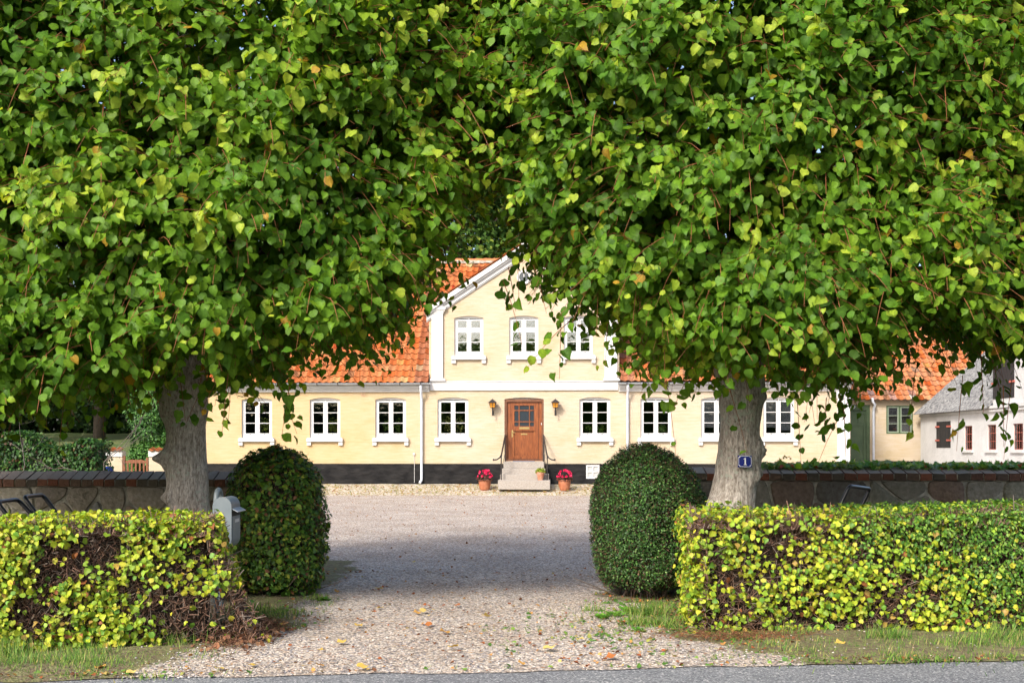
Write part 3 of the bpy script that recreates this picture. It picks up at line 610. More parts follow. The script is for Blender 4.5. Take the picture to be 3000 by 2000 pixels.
for i, c in enumerate(uwc):
    o = pu if i == 0 else copy_tree(pu); o.parent = house; o.location = (c, 0, uz0)
# basement window
m = MB(); m.plate(rect(BX0, BX1, BZ0, BZ1), [rect(BX0 + .05, BX0 + .21, BZ0 + .05, BZ0 + .22), rect(BX0 + .25, BX1 - .05, BZ0 + .05, BZ0 + .22), rect(BX0 + .05, BX0 + .21, BZ0 + .25, BZ1 - .05), rect(BX0 + .25, BX1 - .05, BZ0 + .25, BZ1 - .05)], -.03, .03)
o = m.build('basement_window', mFrame, house); m = MB(); m.box(BX0 + .04, BX1 - .04, .005, .01, BZ0 + .04, BZ1 - .04); m.build('pane', M("whitened_glass", (.45, .46, .46), .2), o)
# vent + cable box
m = MB(); vx, vz = hx(1064), hz(1152); m.plate(rect(vx - .07, vx + .07, vz - .09, vz + .08), [rect(vx - .05, vx + .05, vz - .07 + k * .03, vz - .055 + k * .03) for k in range(5)], -.02, -.001); m.build('air_vent', M("vent_clay", (.55, .38, .24), .8), house)
m = MB(); cx_ = hx(1213); m.box(cx_ - .035, cx_ + .035, -.05, -.001, hz(1333), hz(1326), bev=.01); m.tube([(cx_, -.02, hz(1333)), (cx_ + .02, -.02, hz(1358)), (cx_ + .02, -.06, hz(1359)), (cx_ + .02, -.06, .35)], .008, 6); m.build('cable_box', mWhite, house)
# --- door
m = MB()
m.plate([(DX0 + .003, DZ0), (DX1 - .003, DZ0), (DX1 - .003, DZ1), (DX0 + .003, DZ1)], [[(DX0 + .075, DZ0 + .07), (DX1 - .075, DZ0 + .07), (DX1 - .075, DZ1 - .09), (DX0 + .075, DZ1 - .09)]], .03, .16, 1)
m.plate(arch(DX0 + .004, DX1 - .004, DZ1 + .002, DZ1 + .003, .055), [], .10, .2, 2)
dl, dr = hx(1497), hx(1577); gl_, gr_, gb, gt = hx(1506.6), hx(1564), hz(1247.7), hz(1187.4)
m.box(DX0 + .077, dl - .012, .10, .15, DZ0 + .071, DZ1 - .092, 0); m.box(dr + .012, DX1 - .077, .10, .15, DZ0 + .071, DZ1 - .092, 0)
m.box(dl - .011, dl - .003, .085, .15, DZ0 + .071, DZ1 - .092, 1); m.box(dr + .003, dr + .011, .085, .15, DZ0 + .071, DZ1 - .092, 1)
d0 = m.build('door', [mDoor, mDoorDark, mWhite], house)
xs_ = [gl_, hx(1519), hx(1522), hx(1549.5), hx(1552.5), gr_]; zs_ = [gb, hz(1236), hz(1233.5), hz(1203), hz(1200), gt]
m = MB(); hs = [rect(xs_[i], xs_[i + 1], zs_[j], zs_[j + 1]) for i in (0, 2, 4) for j in (0, 2, 4)]
lp = rect(gl_, gr_, hz(1333), hz(1262))
m.plate(rect(dl, dr, DZ0 + .072, DZ1 - .093), hs + [lp], .09, .14)
m.box(gl_ + .002, gr_ - .002, .12, .138, lp[0][1] + .002, lp[2][1] - .002); m.plate(rect(gl_ + .06, gr_ - .06, lp[0][1] + .06, lp[2][1] - .05), [], .108, .119)
m.box(gl_ - .03, gr_ + .03, .068, .089, hz(1262), hz(1259)); m.box(dl, dr, .07, .089, DZ0 + .08, DZ0 + .14)
lf = m.build('door_leaf', mDoor, d0)
m = MB(); m.box(gl_ - .005, gr_ + .005, .11, .118, gb - .005, gt + .005); m.build('pane', mLead, d0)
m = MB(); m.box(hx(1521), hx(1551), .078, .089, hz(1257), hz(1250.5), bev=.003); m.box(hx(1523), hx(1549), .072, .078, hz(1255.5), hz(1252)); m.build('letter_slot', mBrass, d0)
m = MB(); m.box(hx(1525.5), hx(1544.5), .095, .107, hz(1273), hz(1269), bev=.002); m.build('name_plate', mBrass, d0)
m = MB(); m.box(hx(1498.5), hx(1503), .075, .089, hz(1280), hz(1259.5), bev=.003); m.tube([(hx(1501), .08, hz(1266.5)), (hx(1501), .03, hz(1266.5)), (hx(1509), .03, hz(1267))], .012, 8); m.build('handle', mBrass, d0, smooth='auto')
m = MB(); m.box(hx(1585), hx(1587), .015, .029, hz(1244), hz(1238), bev=.003); m.build('doorbell', mFrame, d0)

# ================================================================== things at the door
def HE(name, x, y, z, **k): p = hw(x, y, z); return empty(name, p, -TH, **k)
st = HE('stone_steps', 0, 0, 0, label='four grey granite steps leading up to the brown front door', cat='steps')
st.location = (0, HY, 0)
lv = [(1464, 1617, 1424, 1406, -1.55), (1469, 1612, 1406, 1389, -1.2), (1474, 1600, 1389, 1372, -.85), (1477, 1596, 1372, 1352, -.5)]
for a, b, z0, z1, y in lv:
    m = MB(); k = (HY + y) / HY
    zz0 = .17 if z0 == 1424 else H - (z0 - CY) * (HY + y) / F; zz1 = H - (z1 - CY) * (HY + y) / F
    m.box(hx(a) * k, hx(b) * k, y, -.04, zz0 + .001, zz1, bev=.012, jit=.004); m.build('step', mGranite, st)
zstep = [H - (z1 - CY) * (HY + y) / F for a, b, z0, z1, y in lv]
dm = HE('doormat', hx(1535), -.24, zstep[3] + .012, label='thin grey doormat lying before the brown front door', cat='doormat')
m = MB(); m.box(-.37, .37, -.2, .2, -.01, .012, bev=.005); m.build('mat', mMat, dm)
for s, nm in ((-1, 'black iron handrail by the door handle side of the steps'), (1, 'black iron handrail beside the small pot on the steps')):
    t = empty('handrail', (0, HY, 0), -TH, label=nm, cat='handrail', group='handrails of the front steps')
    xa = hx(1480 if s < 0 else 1592); xb = hx(1473 if s < 0 else 1608) * (HY - 1.4) / HY; yb = -1.38
    zt, zb = hz(1277), H - (1335 - CY) * (HY - 1.35) / F
    m = MB(); m.tube([(xa, -.06, zstep[3] - .0), (xa, -.06, zt)], .02, 8); m.build('post', mIron, t, smooth='auto')
    m = MB(); m.tube([(xb, yb, .33), (xb, yb, zb)], .02, 8); m.build('post', mIron, t, smooth='auto')
    def along(f, off=0): return (xa + (xb - xa) * f, -.06 + (yb + .06) * f, zt + (zb - zt) * f + off)
    m = MB(); m.tube([(xa, -.0, zt + .03), along(0, .035), along(.3, .03), along(.7, .01), along(1, .02), (xb + s * .05, yb - .06, zb - .06), (xb + s * .14, yb - .1, zb - .12), (xb + s * .23, yb - .12, zb - .13)], .024, 8)
    e = Vector((xb + s * .25, yb - .12, zb - .125)); m.tube([e - Vector((.03, 0, 0)), e - Vector((.015, 0, 0)), e + Vector((.015, 0, 0)), e + Vector((.03, 0, 0))], [.01, .036, .036, .01], 10); m.build('rail', mIron, t, smooth='auto')
    for off in (-.10, -.55):
        m = MB(); m.tube([along(0, off), along(1, off)], .008, 6); m.build('bar', mIron, t)
def lantern(px, nm):
    t = HE('wall_lantern', hx(px), -.2, hz(1194), label=nm, cat='wall lantern', group='lanterns beside the front door')
    s4 = lambda r, z: [(-r, -r, z), (r, -r, z), (r, r, z), (-r, r, z)]
    m = MB(); A = m.verts(s4(.075, 0)); B = m.verts(s4(.11, .17))
    for i in range(4): j = (i + 1) % 4; m.face([A + i, A + j, B + j, B + i])
    m.face([A + i for i in range(4)]); m.build('glass', mAmber, t)
    m = MB(); A = m.verts(s4(.155, .165)); B = m.verts(s4(.02, .28)); 
    for i in range(4): j = (i + 1) % 4; m.face([A + i, A + j, B + j, B + i])
    m.face([A + i for i in range(4)]); m.face([B + i for i in range(4)]); m.tube([(0, 0, .27), (0, 0, .31)], [.02, .004], 8); m.build('roof', mIron, t)
    m = MB()
    for i in range(4):
        a = s4(.077, 0)[i]; b = s4(.113, .17)[i]; m.tube([a, b], .007, 5)
        j = (i + 1) % 4
        for f in (0, .5): p = [Vector(s4(.077, 0)[q]).lerp(Vector(s4(.113, .17)[q]), f) for q in (i, j)]; m.tube(p, .006, 5)
        m.tube([(Vector(s4(.078, 0)[i]) + Vector(s4(.078, 0)[j])) / 2, (Vector(s4(.114, .17)[i]) + Vector(s4(.114, .17)[j])) / 2], .007, 5)
    m.build('cage', mIron, t)
    m = MB(); m.tube([(0, 0, .02), (0, 0, -.27)], .022, 8); m.tube([(0, 0, -.12), (0, .19, -.18)], .012, 6); m.box(-.03, .03, .17, .199, -.26, -.1); m.build('bracket', mIron, t, smooth='auto')
lantern(1444, 'black lantern with amber glass on the door handle side of the front door')
lantern(1627, 'black lantern with amber glass on the doorbell side of the front door')

def flowerpot(x, y, z, r, h, flowers, label, group=None, mat=mTerra, cat='flower pot', small=False):
    t = HE('flower_pot', x, y, z, label=label, cat=cat, group=group)
    m = MB(); prof = [(r * .66, 0), (r * .72, .01)] + [(r * (.72 + .28 * math.sin(f * 1.9)), h * f) for f in (.15, .3, .5, .7, .85)] + [(r * 1.0, h * .9), (r * 1.12, h * .93), (r * 1.12, h), (r * .98, h), (r * .96, h * .9)]
    if small: prof = [(r * .68, 0), (r * .98, h * .72), (r * 1.1, h * .73), (r * 1.15, h), (r * 1.02, h), (r * .98, h * .9)]
    m.lathe(prof, n=28); m.build('pot', mat, t, smooth='auto')
    s = Scat(); n = 260 if not small else 220; u = nrm(rnd(n)); u[:, 2] = np.abs(u[:, 2]); rr = r * (1.25 if not small else 1.15)
    P = u * [rr, rr, .19 if not small else .13] * RNG.uniform(.5, 1, (n, 1)) + [0, 0, h]
    C = (np.array([[.07, .02, .022]]) * RNG.uniform(.5, 1.8, (n, 1)) + np.array([[.0, .02, 0]]) * RNG.uniform(0, 1.5, (n, 1))) if not small else np.array([[.30, .38, .04]]) * RNG.uniform(.5, 1.4, (n, 1))
    s.add('oval', P, u + rnd(n) * .5 + [0, 0, .6], u + rnd(n) * .4, RNG.uniform(.06, .1, n), C)
    s.build('foliage', mGloss if not small else mHedge, t)
    if flowers:
        s = Scat(); k = 22; u = nrm(rnd(k)); u[:, 2] = np.abs(u[:, 2]) + .15
        B = u * [rr * .95, rr * .95, .25] + [0, 0, h + .05]
        for b in B:
            q = 16; d = nrm(rnd(q)); s.add('heart', b + d * .018, d, rnd(q), RNG.uniform(.04, .06, q), np.array([[.75, .015, .06]]) * RNG.uniform(.6, 1.15, (q, 1)) + [[0, .0, .04]])
        s.build('blossoms', M("petal", (1, 1, 1), .6, attr=True), t)
    return t
def FP(px, y): return hx(px) * (HY + y) / HY
flowerpot(FP(1424, -1.15), -1.15, .135, .205, .35, True, 'brown terracotta pot of red begonias on the handle side of the steps', 'pots of red begonias')
flowerpot(FP(1658, -1.25), -1.25, .13, .205, .36, True, 'brown terracotta pot of pink begonias between the steps and cellar window', 'pots of red begonias')
flowerpot(FP(1588, -1.37), -1.37, zstep[0], .125, .27, False, 'small clay pot of lime green leaves standing on the lowest step', mat=mTerra2, small=True)

# houseplants behind ground floor windows
desc = ['leafy houseplant behind the farmhouse window closest to the tree trunk with the mailbox', 'bushy yellow green houseplant behind the second window of the deep yellow wing',
        'twin stemmed houseplant behind the window beside the downpipe, deep yellow wing', 'tall pale yellow houseplant behind the window next to the handle side lantern',
        'low green houseplants behind the window next to the doorbell side lantern', 'low round houseplant behind the window above the dark clipped topiary']
for i in range(6):
    t = HE('houseplant', gwc[i], .29, gz0 + .06, label=desc[i], cat='houseplant', group='houseplants behind the ground floor windows')
    m = MB(); m.lathe([(.06, -.03), (.08, .1), (.08, .12), (.07, .12), (.065, .09)], n=16); m.build('pot', mPot, t, smooth='auto')
    s = Scat(); hh = [.62, .62, .6, .7, .33, .35][i]; cc = [(.28, .36, .06), (.25, .34, .05), (.16, .3, .05), (.42, .46, .14), (.15, .28, .05), (.14, .25, .06)][i]
    for cx in ((.22, -.18) if i in (2, 3, 4) else (.2, .26, .12)):
        n = 90; u = nrm(rnd(n)); P = u * [.15, .07, hh * .45] * RNG.uniform(.4, 1, (n, 1)) + [cx, 0, .1 + hh * .45]
        s.add('oval', P, u + rnd(n) * .7 + [0, -.6, .4], rnd(n) + [0, 0, -.6], RNG.uniform(.05, .09, n), np.array([cc]) * RNG.uniform(.5, 1.5, (n, 1)))
        s.add('stick', [[cx * .3, 0, .08]], [[0, 1, 0]], [[cx * .7, 0, hh * .6]], [hh * .7], [(.1, .12, .03)], W=.012)
    s.build('foliage', mHedge, t)

# ================================================================== east wing with green door
WY = 42.0
def wx(px, Y=WY): return (px - 1500) * Y / F
def wz(py, Y=WY): return H - (py - CY) * Y / F
wing = empty('side_building', (0, WY, 0), 0, label='yellow side building with a green door between the farmhouse and white stable', cat='outbuilding')
a, b = XR + .0, wx(2760)
gx0, gx1, gzb, gzt = wx(2492), wx(2549), wz(1350), wz(1185)
ux0, ux1, uzb, uzt = wx(2596.5), wx(2674), wz(1270), wz(1187.5)
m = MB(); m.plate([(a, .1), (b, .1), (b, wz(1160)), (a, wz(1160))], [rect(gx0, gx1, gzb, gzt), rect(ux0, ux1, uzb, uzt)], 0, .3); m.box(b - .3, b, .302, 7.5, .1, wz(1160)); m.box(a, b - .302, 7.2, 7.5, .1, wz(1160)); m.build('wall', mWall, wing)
m = MB(); m.box(gx1 + .15, b, -.03, -.001, .1, wz(1350)); m.build('plinth', mTar, wing)
m = MB(); m.box(gx0 - .3, gx1 + .12, -.5, -.001, .1, wz(1352), bev=.01); m.build('doorstep', mGranite, wing)
m = MB(); m.box(a, b, .5, .6, .3, 3.3); m.build('interior', mDark, wing)
m = MB(); m.plate(rect(gx0 + .003, gx1 - .003, gzb, gzt - .003), [rect(gx0 - .0 + .05, gx1 - .13, gzb + .03, wz(1203))], .02, .12); m.box(gx0 + .004, gx1 - .12, -.01, .019, wz(1200), wz(1196)); m.box(gx0 + .05, gx1 - .13, .12, .3, gzb + .03, gzb + .032)
dd = m.build('door', mGreenPaint, wing)
m = MB(); A, B_ = gx0 + .052, gx1 - .132; zt_, zb_ = wz(1204), gzb + .032; mid = wz(1247)
m.plate(rect(A, B_, zb_, zt_), [rect(A + .05, (A + B_) / 2 - .02, mid + .12, zt_ - .1), rect((A + B_) / 2 + .02, B_ - .05, mid + .12, zt_ - .1), rect(A + .07, B_ - .1, zb_ + .1, mid)], .05, .09)
m.box(A, B_, .075, .088, zb_ + .001, zt_ - .001); m.build('door_leaf', mGreenPaint, dd)
m = MB(); w2 = (ux1 - ux0); 
def grid_holes(x0, x1, z0, z1, nx, nz, e, bar):
    pw_ = (x1 - x0 - 2 * e - bar * (nx - 1)) / nx; ph = (z1 - z0 - 2 * e - bar * (nz - 1)) / nz
    return [rect(x0 + e + i * (pw_ + bar), x0 + e + i * (pw_ + bar) + pw_, z0 + e + j * (ph + bar), z0 + e + j * (ph + bar) + ph) for i in range(nx) for j in range(nz)]
mc = (ux0 + ux1) / 2
m.plate(rect(ux0, ux1, uzb, uzt), [rect(ux0 + .04, mc - .03, uzb + .04, uzt - .04), rect(mc + .03, ux1 - .04, uzb + .04, uzt - .04)], -.01, .05)
uw = m.build('window', mGreenPaint, wing)
for x0, x1 in ((ux0 + .041, mc - .031), (mc + .031, ux1 - .041)):
    m = MB(); m.plate(rect(x0, x1, uzb + .041, uzt - .041), grid_holes(x0, x1, uzb + .041, uzt - .041, 1, 3, .045, .022), .005, .035); m.build('sash', mPaleGreen, uw)
m = MB(); m.box(ux0 + .04, ux1 - .04, .02, .025, uzb + .04, uzt - .04); m.build('pane', mGlass, uw)
pantiles(XR + .1, wx(2720), -.25, wz(1172), 4.2, wz(905, 46.2), 'roof', wing, base=(.46, .17, .07), tw=.25, rl=.28, tone=lambda c, r, i, nr, nx: [c[0] * (.75 if r < 2 and i % 3 == 0 else 1), c[1], c[2] * (1.7 if r < 2 and i % 3 == 0 else 1)])
pantiles(wx(2720), wx(2960), -.25, wz(1172), 4.2, wz(905, 46.2), 'roof', wing, base=(.46, .17, .07), tw=.25, rl=.28)
downpipe(0, wing, ztop=wz(1166), x=wx(2549), T=lambda x, y, z: (x + (.1 if z < wz(1166) - .2 else 0), y, z))
m = MB(); m.tube([(wx(2494), -.12, wz(1191)), (wx(2494), -.12, wz(1193))], .1, 12); m.lathe([(.02, wz(1198)), (.08, wz(1196)), (.1, wz(1192)), (.08, wz(1188)), (.03, wz(1186))], cx=wx(2494), cy=-.15, n=16); m.build('globe_lamp', mFrame, wing, smooth='auto')

# ================================================================== white stable (runs towards the camera, side wall faces the yard)
SX = 1197 * 41.5 / F
barn = empty('white_stable', (SX, 37, 0), 0, label='white limewashed stable with small red framed windows and grey corrugated roof', cat='stable')
def sy(px): return SX * F / (px - 1500) - 37
def szz(py, px): return H - (py - CY) * (sy(px) + 37) / F
y0, y1 = 27 - 37, 41.5 - 37; ztw = szz(1212, 2715) + .1
def wallT(x, t, z): return (t, x, z)
SH = (sy(2744), sy(2785), szz(1311, 2760), szz(1234, 2760)); SWN = [(2824, 2848), (2892, 2918), (2967, 2997)]
wholes = [rect(sy(q), sy(p), szz(1317, (p + q) / 2), szz((1247, 1243.5, 1240)[i], (p + q) / 2)) for i, (p, q) in enumerate(SWN)]
sh_ = rect(SH[1], SH[0], SH[2], SH[3]); wholes.append(sh_)
m = MB(); m.plate([(y0, -.05), (y1, -.05), (y1, ztw), (y0, ztw)], wholes, 0, .3, tf=wallT)
m.plate([(.302, -.05), (6.3, -.05), (6.3, ztw), (3.2, ztw + 2.75), (.302, ztw)], [], y1 - .3, y1 - .001)
dmy0, dmy1 = sy(2909), sy(2909) - 3.4
m.plate([(dmy1, ztw + .002), (dmy0, ztw + .002), (dmy0, ztw + 2.1), ((dmy0 + dmy1) / 2, ztw + 3.2), (dmy1, ztw + 2.1)], [], .001, .25, tf=wallT); m.box(.251, 3, dmy0 - .25, dmy0, ztw, ztw + 2.1)
m.build('wall', mWhiteWall, barn)
m = MB(); m.box(-.06, -.001, dmy1, y1, ztw - .2, ztw - .12); m.box(-.1, -.001, dmy1 - 3, y1, ztw - .1, ztw - .01); m.build('cornice', mWhiteWall, barn)
m = MB(); m.box(.28, .29, y0, y1, .2, 2.5); m.build('interior', mDark, barn)
# corrugated roof
def corr(ya, yb):
    m = MB(); n = int((yb - ya) / .035); prev = None
    for i in range(n + 1):
        y = ya + (yb - ya) * i / n; dz = .02 * math.sin(i * math.pi / 2)
        r = m.verts([(-.22 + (3.05 + .22) * f, y, ztw - .1 + 2.85 * f + dz + (.012 if f in (.34, .67) else 0)) for f in (0, .33, .34, .66, .67, 1.0)])
        if prev is not None:
            for q in range(5): m.face([prev + q, r + q, r + q + 1, prev + q + 1])
        prev = r
    m.build('roof', mEternit, barn)
corr(dmy0 + .0, y1 + .15)
for i, h in enumerate(wholes[:3]):
    (q0, z0), (q1, z1) = h[0], h[2]
    m = MB(); m.plate(rect(q0 + .002, q1 - .002, z0 + .002, z1 - .002), grid_holes(q0, q1, z0, z1, 4, 3, .022, .012), .05, .054, tf=wallT); w = m.build('window', mRedPaint, barn)
    m = MB(); m.box(.066, .069, q0 + .01, q1 - .01, z0 + .01, z1 - .01); m.build('pane', mGlass, w)
    m = MB(); m.box(.09, .10, q0 + .01, q1 - .01, z0 + .01, z1 - .01); m.build('curtain', mCurtain, w)
    m = MB(); m.box(-.06, .09, q0 - .1, q1 + .1, z0 - .09, z0 - .02); m.build('sill', mWhiteWall, w)
def shutters(q0, q1, z0, z1, name, hinge=True):
    md = (q0 + q1) / 2 + .12
    m = MB()
    for u0, u1 in ((q0 + .004, md - .004), (md + .004, q1 - .004)):
        k = max(2, round((u1 - u0) / .14))
        for i in range(k): m.box(-.01 - .004 * (i % 2), .06, u0 + (u1 - u0) * i / k + .003, u0 + (u1 - u0) * (i + 1) / k - .003, z0 + .004, z1 - .004)
    w = m.build(name, mBlackWood, barn)
    for s, u in ((1, q0), (-1, q1)):
        for z in (z0 + .28 * (z1 - z0), z0 + .8 * (z1 - z0)):
            m = MB(); m.box(-.04, -.016, min(u - s * .07, u + s * .3), max(u - s * .07, u + s * .3), z - .03, z + .03, bev=.006); m.build('hinge', mRedPaint, w)
shutters(sh_[0][0], sh_[1][0], SH[2], SH[3], 'shutter')
shutters(sy(2972), sy(2909) - .02, ztw + .18, ztw + 1.9, 'loft_hatch')

# ================================================================== stone walls beside the gateway
def clip(poly, p, n):
    out = []
    for i in range(len(poly)):
        a, b = poly[i], poly[(i + 1) % len(poly)]; da = (a[0] - p[0]) * n[0] + (a[1] - p[1]) * n[1]; db = (b[0] - p[0]) * n[0] + (b[1] - p[1]) * n[1]
        if da <= 0: out.append(a)
        if da * db < 0: t = da / (da - db); out.append((a[0] + (b[0] - a[0]) * t, a[1] + (b[1] - a[1]) * t))
    return out
def stonework(x0, x1, z0, z1, seed, dxs=.42, dzs=.27, tones=None):
    rg = random.Random(seed); m = MB(); pts = []
    nz = max(1, round((z1 - z0) / dzs)); 
    for j in range(nz):
        x = x0 - rg.random() * dxs
        while x < x1 + dxs: pts.append((x, z0 + (j + .5 + rg.uniform(-.42, .42)) * (z1 - z0) / nz)); x += dxs * rg.uniform(.45, 1.7)
    for p in pts:
        poly = [(x0, z0), (x1, z0), (x1, z1), (x0, z1)]
        for q in pts:
            if q is p or abs(q[0] - p[0]) > 2: continue
            mid = ((p[0] + q[0]) / 2, (p[1] + q[1]) / 2); n = (q[0] - p[0], q[1] - p[1]); l = math.hypot(*n); n = (n[0] / l, n[1] / l)
            g = .007 + .008 * rg.random(); poly = clip(poly, (mid[0] - n[0] * g, mid[1] - n[1] * g), n)
            if len(poly) < 3: break
        if len(poly) < 3: continue
        for kf in (.12, .25):
            L_ = len(poly); poly = [q for i in range(L_) for q in ((poly[i][0] * (1 - kf) + poly[(i + 1) % L_][0] * kf, poly[i][1] * (1 - kf) + poly[(i + 1) % L_][1] * kf), (poly[i][0] * kf + poly[(i + 1) % L_][0] * (1 - kf), poly[i][1] * kf + poly[(i + 1) % L_][1] * (1 - kf)))]
        cx = sum(q[0] for q in poly) / len(poly); cz = sum(q[1] for q in poly) / len(poly); c = rg.choice(tones); v = rg.uniform(.7, 1.2); c = tuple(q * v for q in c)
        rings = []
        tx, tz = rg.uniform(-.05, .05), rg.uniform(-.05, .05)
        for f, d in ((1.0, .01), (.985, -.012), (.93, -.026), (.6, -.032), (.25, -.035)):
            rings.append(m.verts([(cx + (q[0] - cx) * f + rg.uniform(-.004, .004), d + tx * (q[0] - cx) * (d < 0) + tz * (q[1] - cz) * (d < 0) + rg.uniform(-.003, .003), cz + (q[1] - cz) * f) for q in poly]))
        k = len(poly)
        for a, b in zip(rings, rings[1:]):
            for i in range(k): j = (i + 1) % k; m.face([a + i, a + j, b + j, b + i], 0, c)
        m.face([rings[-1] + i for i in range(k)], 0, c)
    return m
TL = [(.40, .35, .30), (.43, .40, .34), (.36, .27, .22), (.31, .31, .30), (.48, .42, .35)]; TR = [(.30, .28, .24), (.29, .21, .17), (.34, .33, .27), (.25, .23, .21)]  # the tree crown's shade is put into the right wall's darker stone tones
def stone_wall(xa, xb, Y, zc, zr, seed, tones, label, dxs, dzs, bw):
    t = empty('stone_wall', ((xa + xb) / 2, Y, 0), 0, label=label, cat='stone wall', group='stone walls beside the gateway')
    cx = (xa + xb) / 2; m = stonework(xa - cx, xb - cx, .02, zc - .005, seed, dxs, dzs, tones)
    m.build('stonework', mStoneM, t, smooth='auto'); m = MB(); m.box(xa - cx + .01, xb - cx - .01, -.002, .42, -.03, zc - .002); m.build('mortar', mMortar, t)
    m = MB(); x = xa - cx
    while x < xb - cx:
        w = bw * random.uniform(.93, 1.06); v = random.uniform(.75, 1.15); c = random.choice([(.20, .085, .055), (.17, .085, .06), (.15, .10, .075), (.13, .11, .09), (.24, .085, .05)])
        zrr = zr + .02; c = tuple(q * v for q in c); j = lambda a=.007: random.uniform(-a, a)
        z0, z1 = zc, zc + .082; yf = -.045 + j(.008); yb = .22
        V = [(x + .006, yf, z0 + j()), (x + w - .006, yf, z0 + j()), (x + w - .006, yb, z0), (x + .006, yb, z0), (x + .008, yf + .006, z1 + j()), (x + w - .008, yf + .006, z1 + j()), (x + w - .006, yb, zrr + j()), (x + .006, yb, zrr + j())]
        n = m.verts(V); gcol = tuple(.35 * q + .65 * g for q, g in zip(c, (.44, .39, .34)))
        for q in ((0, 1, 5, 4), (1, 2, 6, 5), (2, 3, 7, 6), (3, 0, 4, 7), (3, 2, 1, 0)): m.face([n + i for i in q], 0, c)
        m.face([n + i for i in (4, 5, 6, 7)], 0, gcol); x += w
    m.build('coping', mCop, t)
    m = MB(); m.plate([(-.03, zc + .003), (.21, zc + .003), (.45, zc + .003), (.21, zr - .012), (-.03, zc + .07)], [], xa - cx + .002, xb - cx - .002, tf=lambda y, tt, z: (tt, y, z)); m.build('coping_mortar', mMortar, t)
stone_wall(-8.0, -2.62, 13.0, 1.575 - .0 - (1425 - CY) * 13 / F, 1.275, 4, TL, 'stone wall of split boulders behind the mailbox and benches side hedge', .36, .27, .128)
stone_wall(2.02, 8.5, 13.6, 1.57 - (1406 - CY) * 13.6 / F, 1.31, 9, TR, 'darker boulder wall with ivy on top behind the numbered tree', .5, .32, .15)

# ================================================================== lime trees
bpy.types.Object
def chaikin(p): return p
def trunk_mesh(rows, Y, ztop_extra, burls, seed, depth=1.0):
    """rows: (py, xl, xr) of the photo, converted at distance Y to real widths"""
    rows = sorted(rows, key=lambda r: -r[0]); zz = [H - (r[0] - CY) * Y / F for r in rows]; cl = [((r[1] + r[2]) / 2 - 1500) * Y / F for r in rows]; rr = [(r[2] - r[1]) / 2 * Y / F for r in rows]
    zz = [-.1] + zz; cl = [cl[0]] + cl; rr = [rr[0] * 1.25] + rr
    zz += [zz[-1] + .5, zz[-1] + 1.4, zz[-1] + 3.6]; cl += [cl[-1], cl[-1] + .05, cl[-1]]; rr += [rr[-1] * .95, rr[-1] * .6, .06]
    s = Scat(); n = 56; Z = np.concatenate([np.arange(-.1, 2.7, .018), np.arange(2.7, zz[-1], .12)]); V = []; C = []
    th = np.arange(n) * 2 * math.pi / n
    for z in Z:
        c = np.interp(z, zz, cl); r = np.interp(z, zz, rr)
        d = np.stack([np.cos(th), np.sin(th), np.full(n, 0.)], 1)
        q = np.stack([np.cos(th) * 1.3, np.sin(th) * 1.3, np.full(n, z * 1.1)], 1)
        rad = r * (1 + .05 * vnoise(q, 1.6, seed) + .035 * vnoise(q * [1, 1, .35], 6, seed + 1) + .02 * vnoise(q * [1, 1, .5], 14, seed + 2))
        for (bz, bth, br, bs) in burls:
            da = (th - bth + math.pi) % (2 * math.pi) - math.pi; g = np.exp(-((da * r) ** 2 + (z - bz) ** 2) / (bs ** 2)); rad = rad + br * g * (1 + .55 * vnoise(q, 9, seed + 5) + .4 * vnoise(q, 22, seed + 6))
        P = np.stack([c + rad * np.cos(th), Y + rad * np.sin(th) * depth, np.full(n, z)], 1); V.append(P)
        C.append(np.ones((n, 3)))
    V = np.concatenate(V); k = len(Z); i = np.arange(n); fc = []
    for a in range(k - 1): fc.append(np.stack([a * n + i, a * n + (i + 1) % n, (a + 1) * n + (i + 1) % n, (a + 1) * n + i], 1))
    return V, np.concatenate(fc), np.concatenate(C), zz[-1], cl[-1]

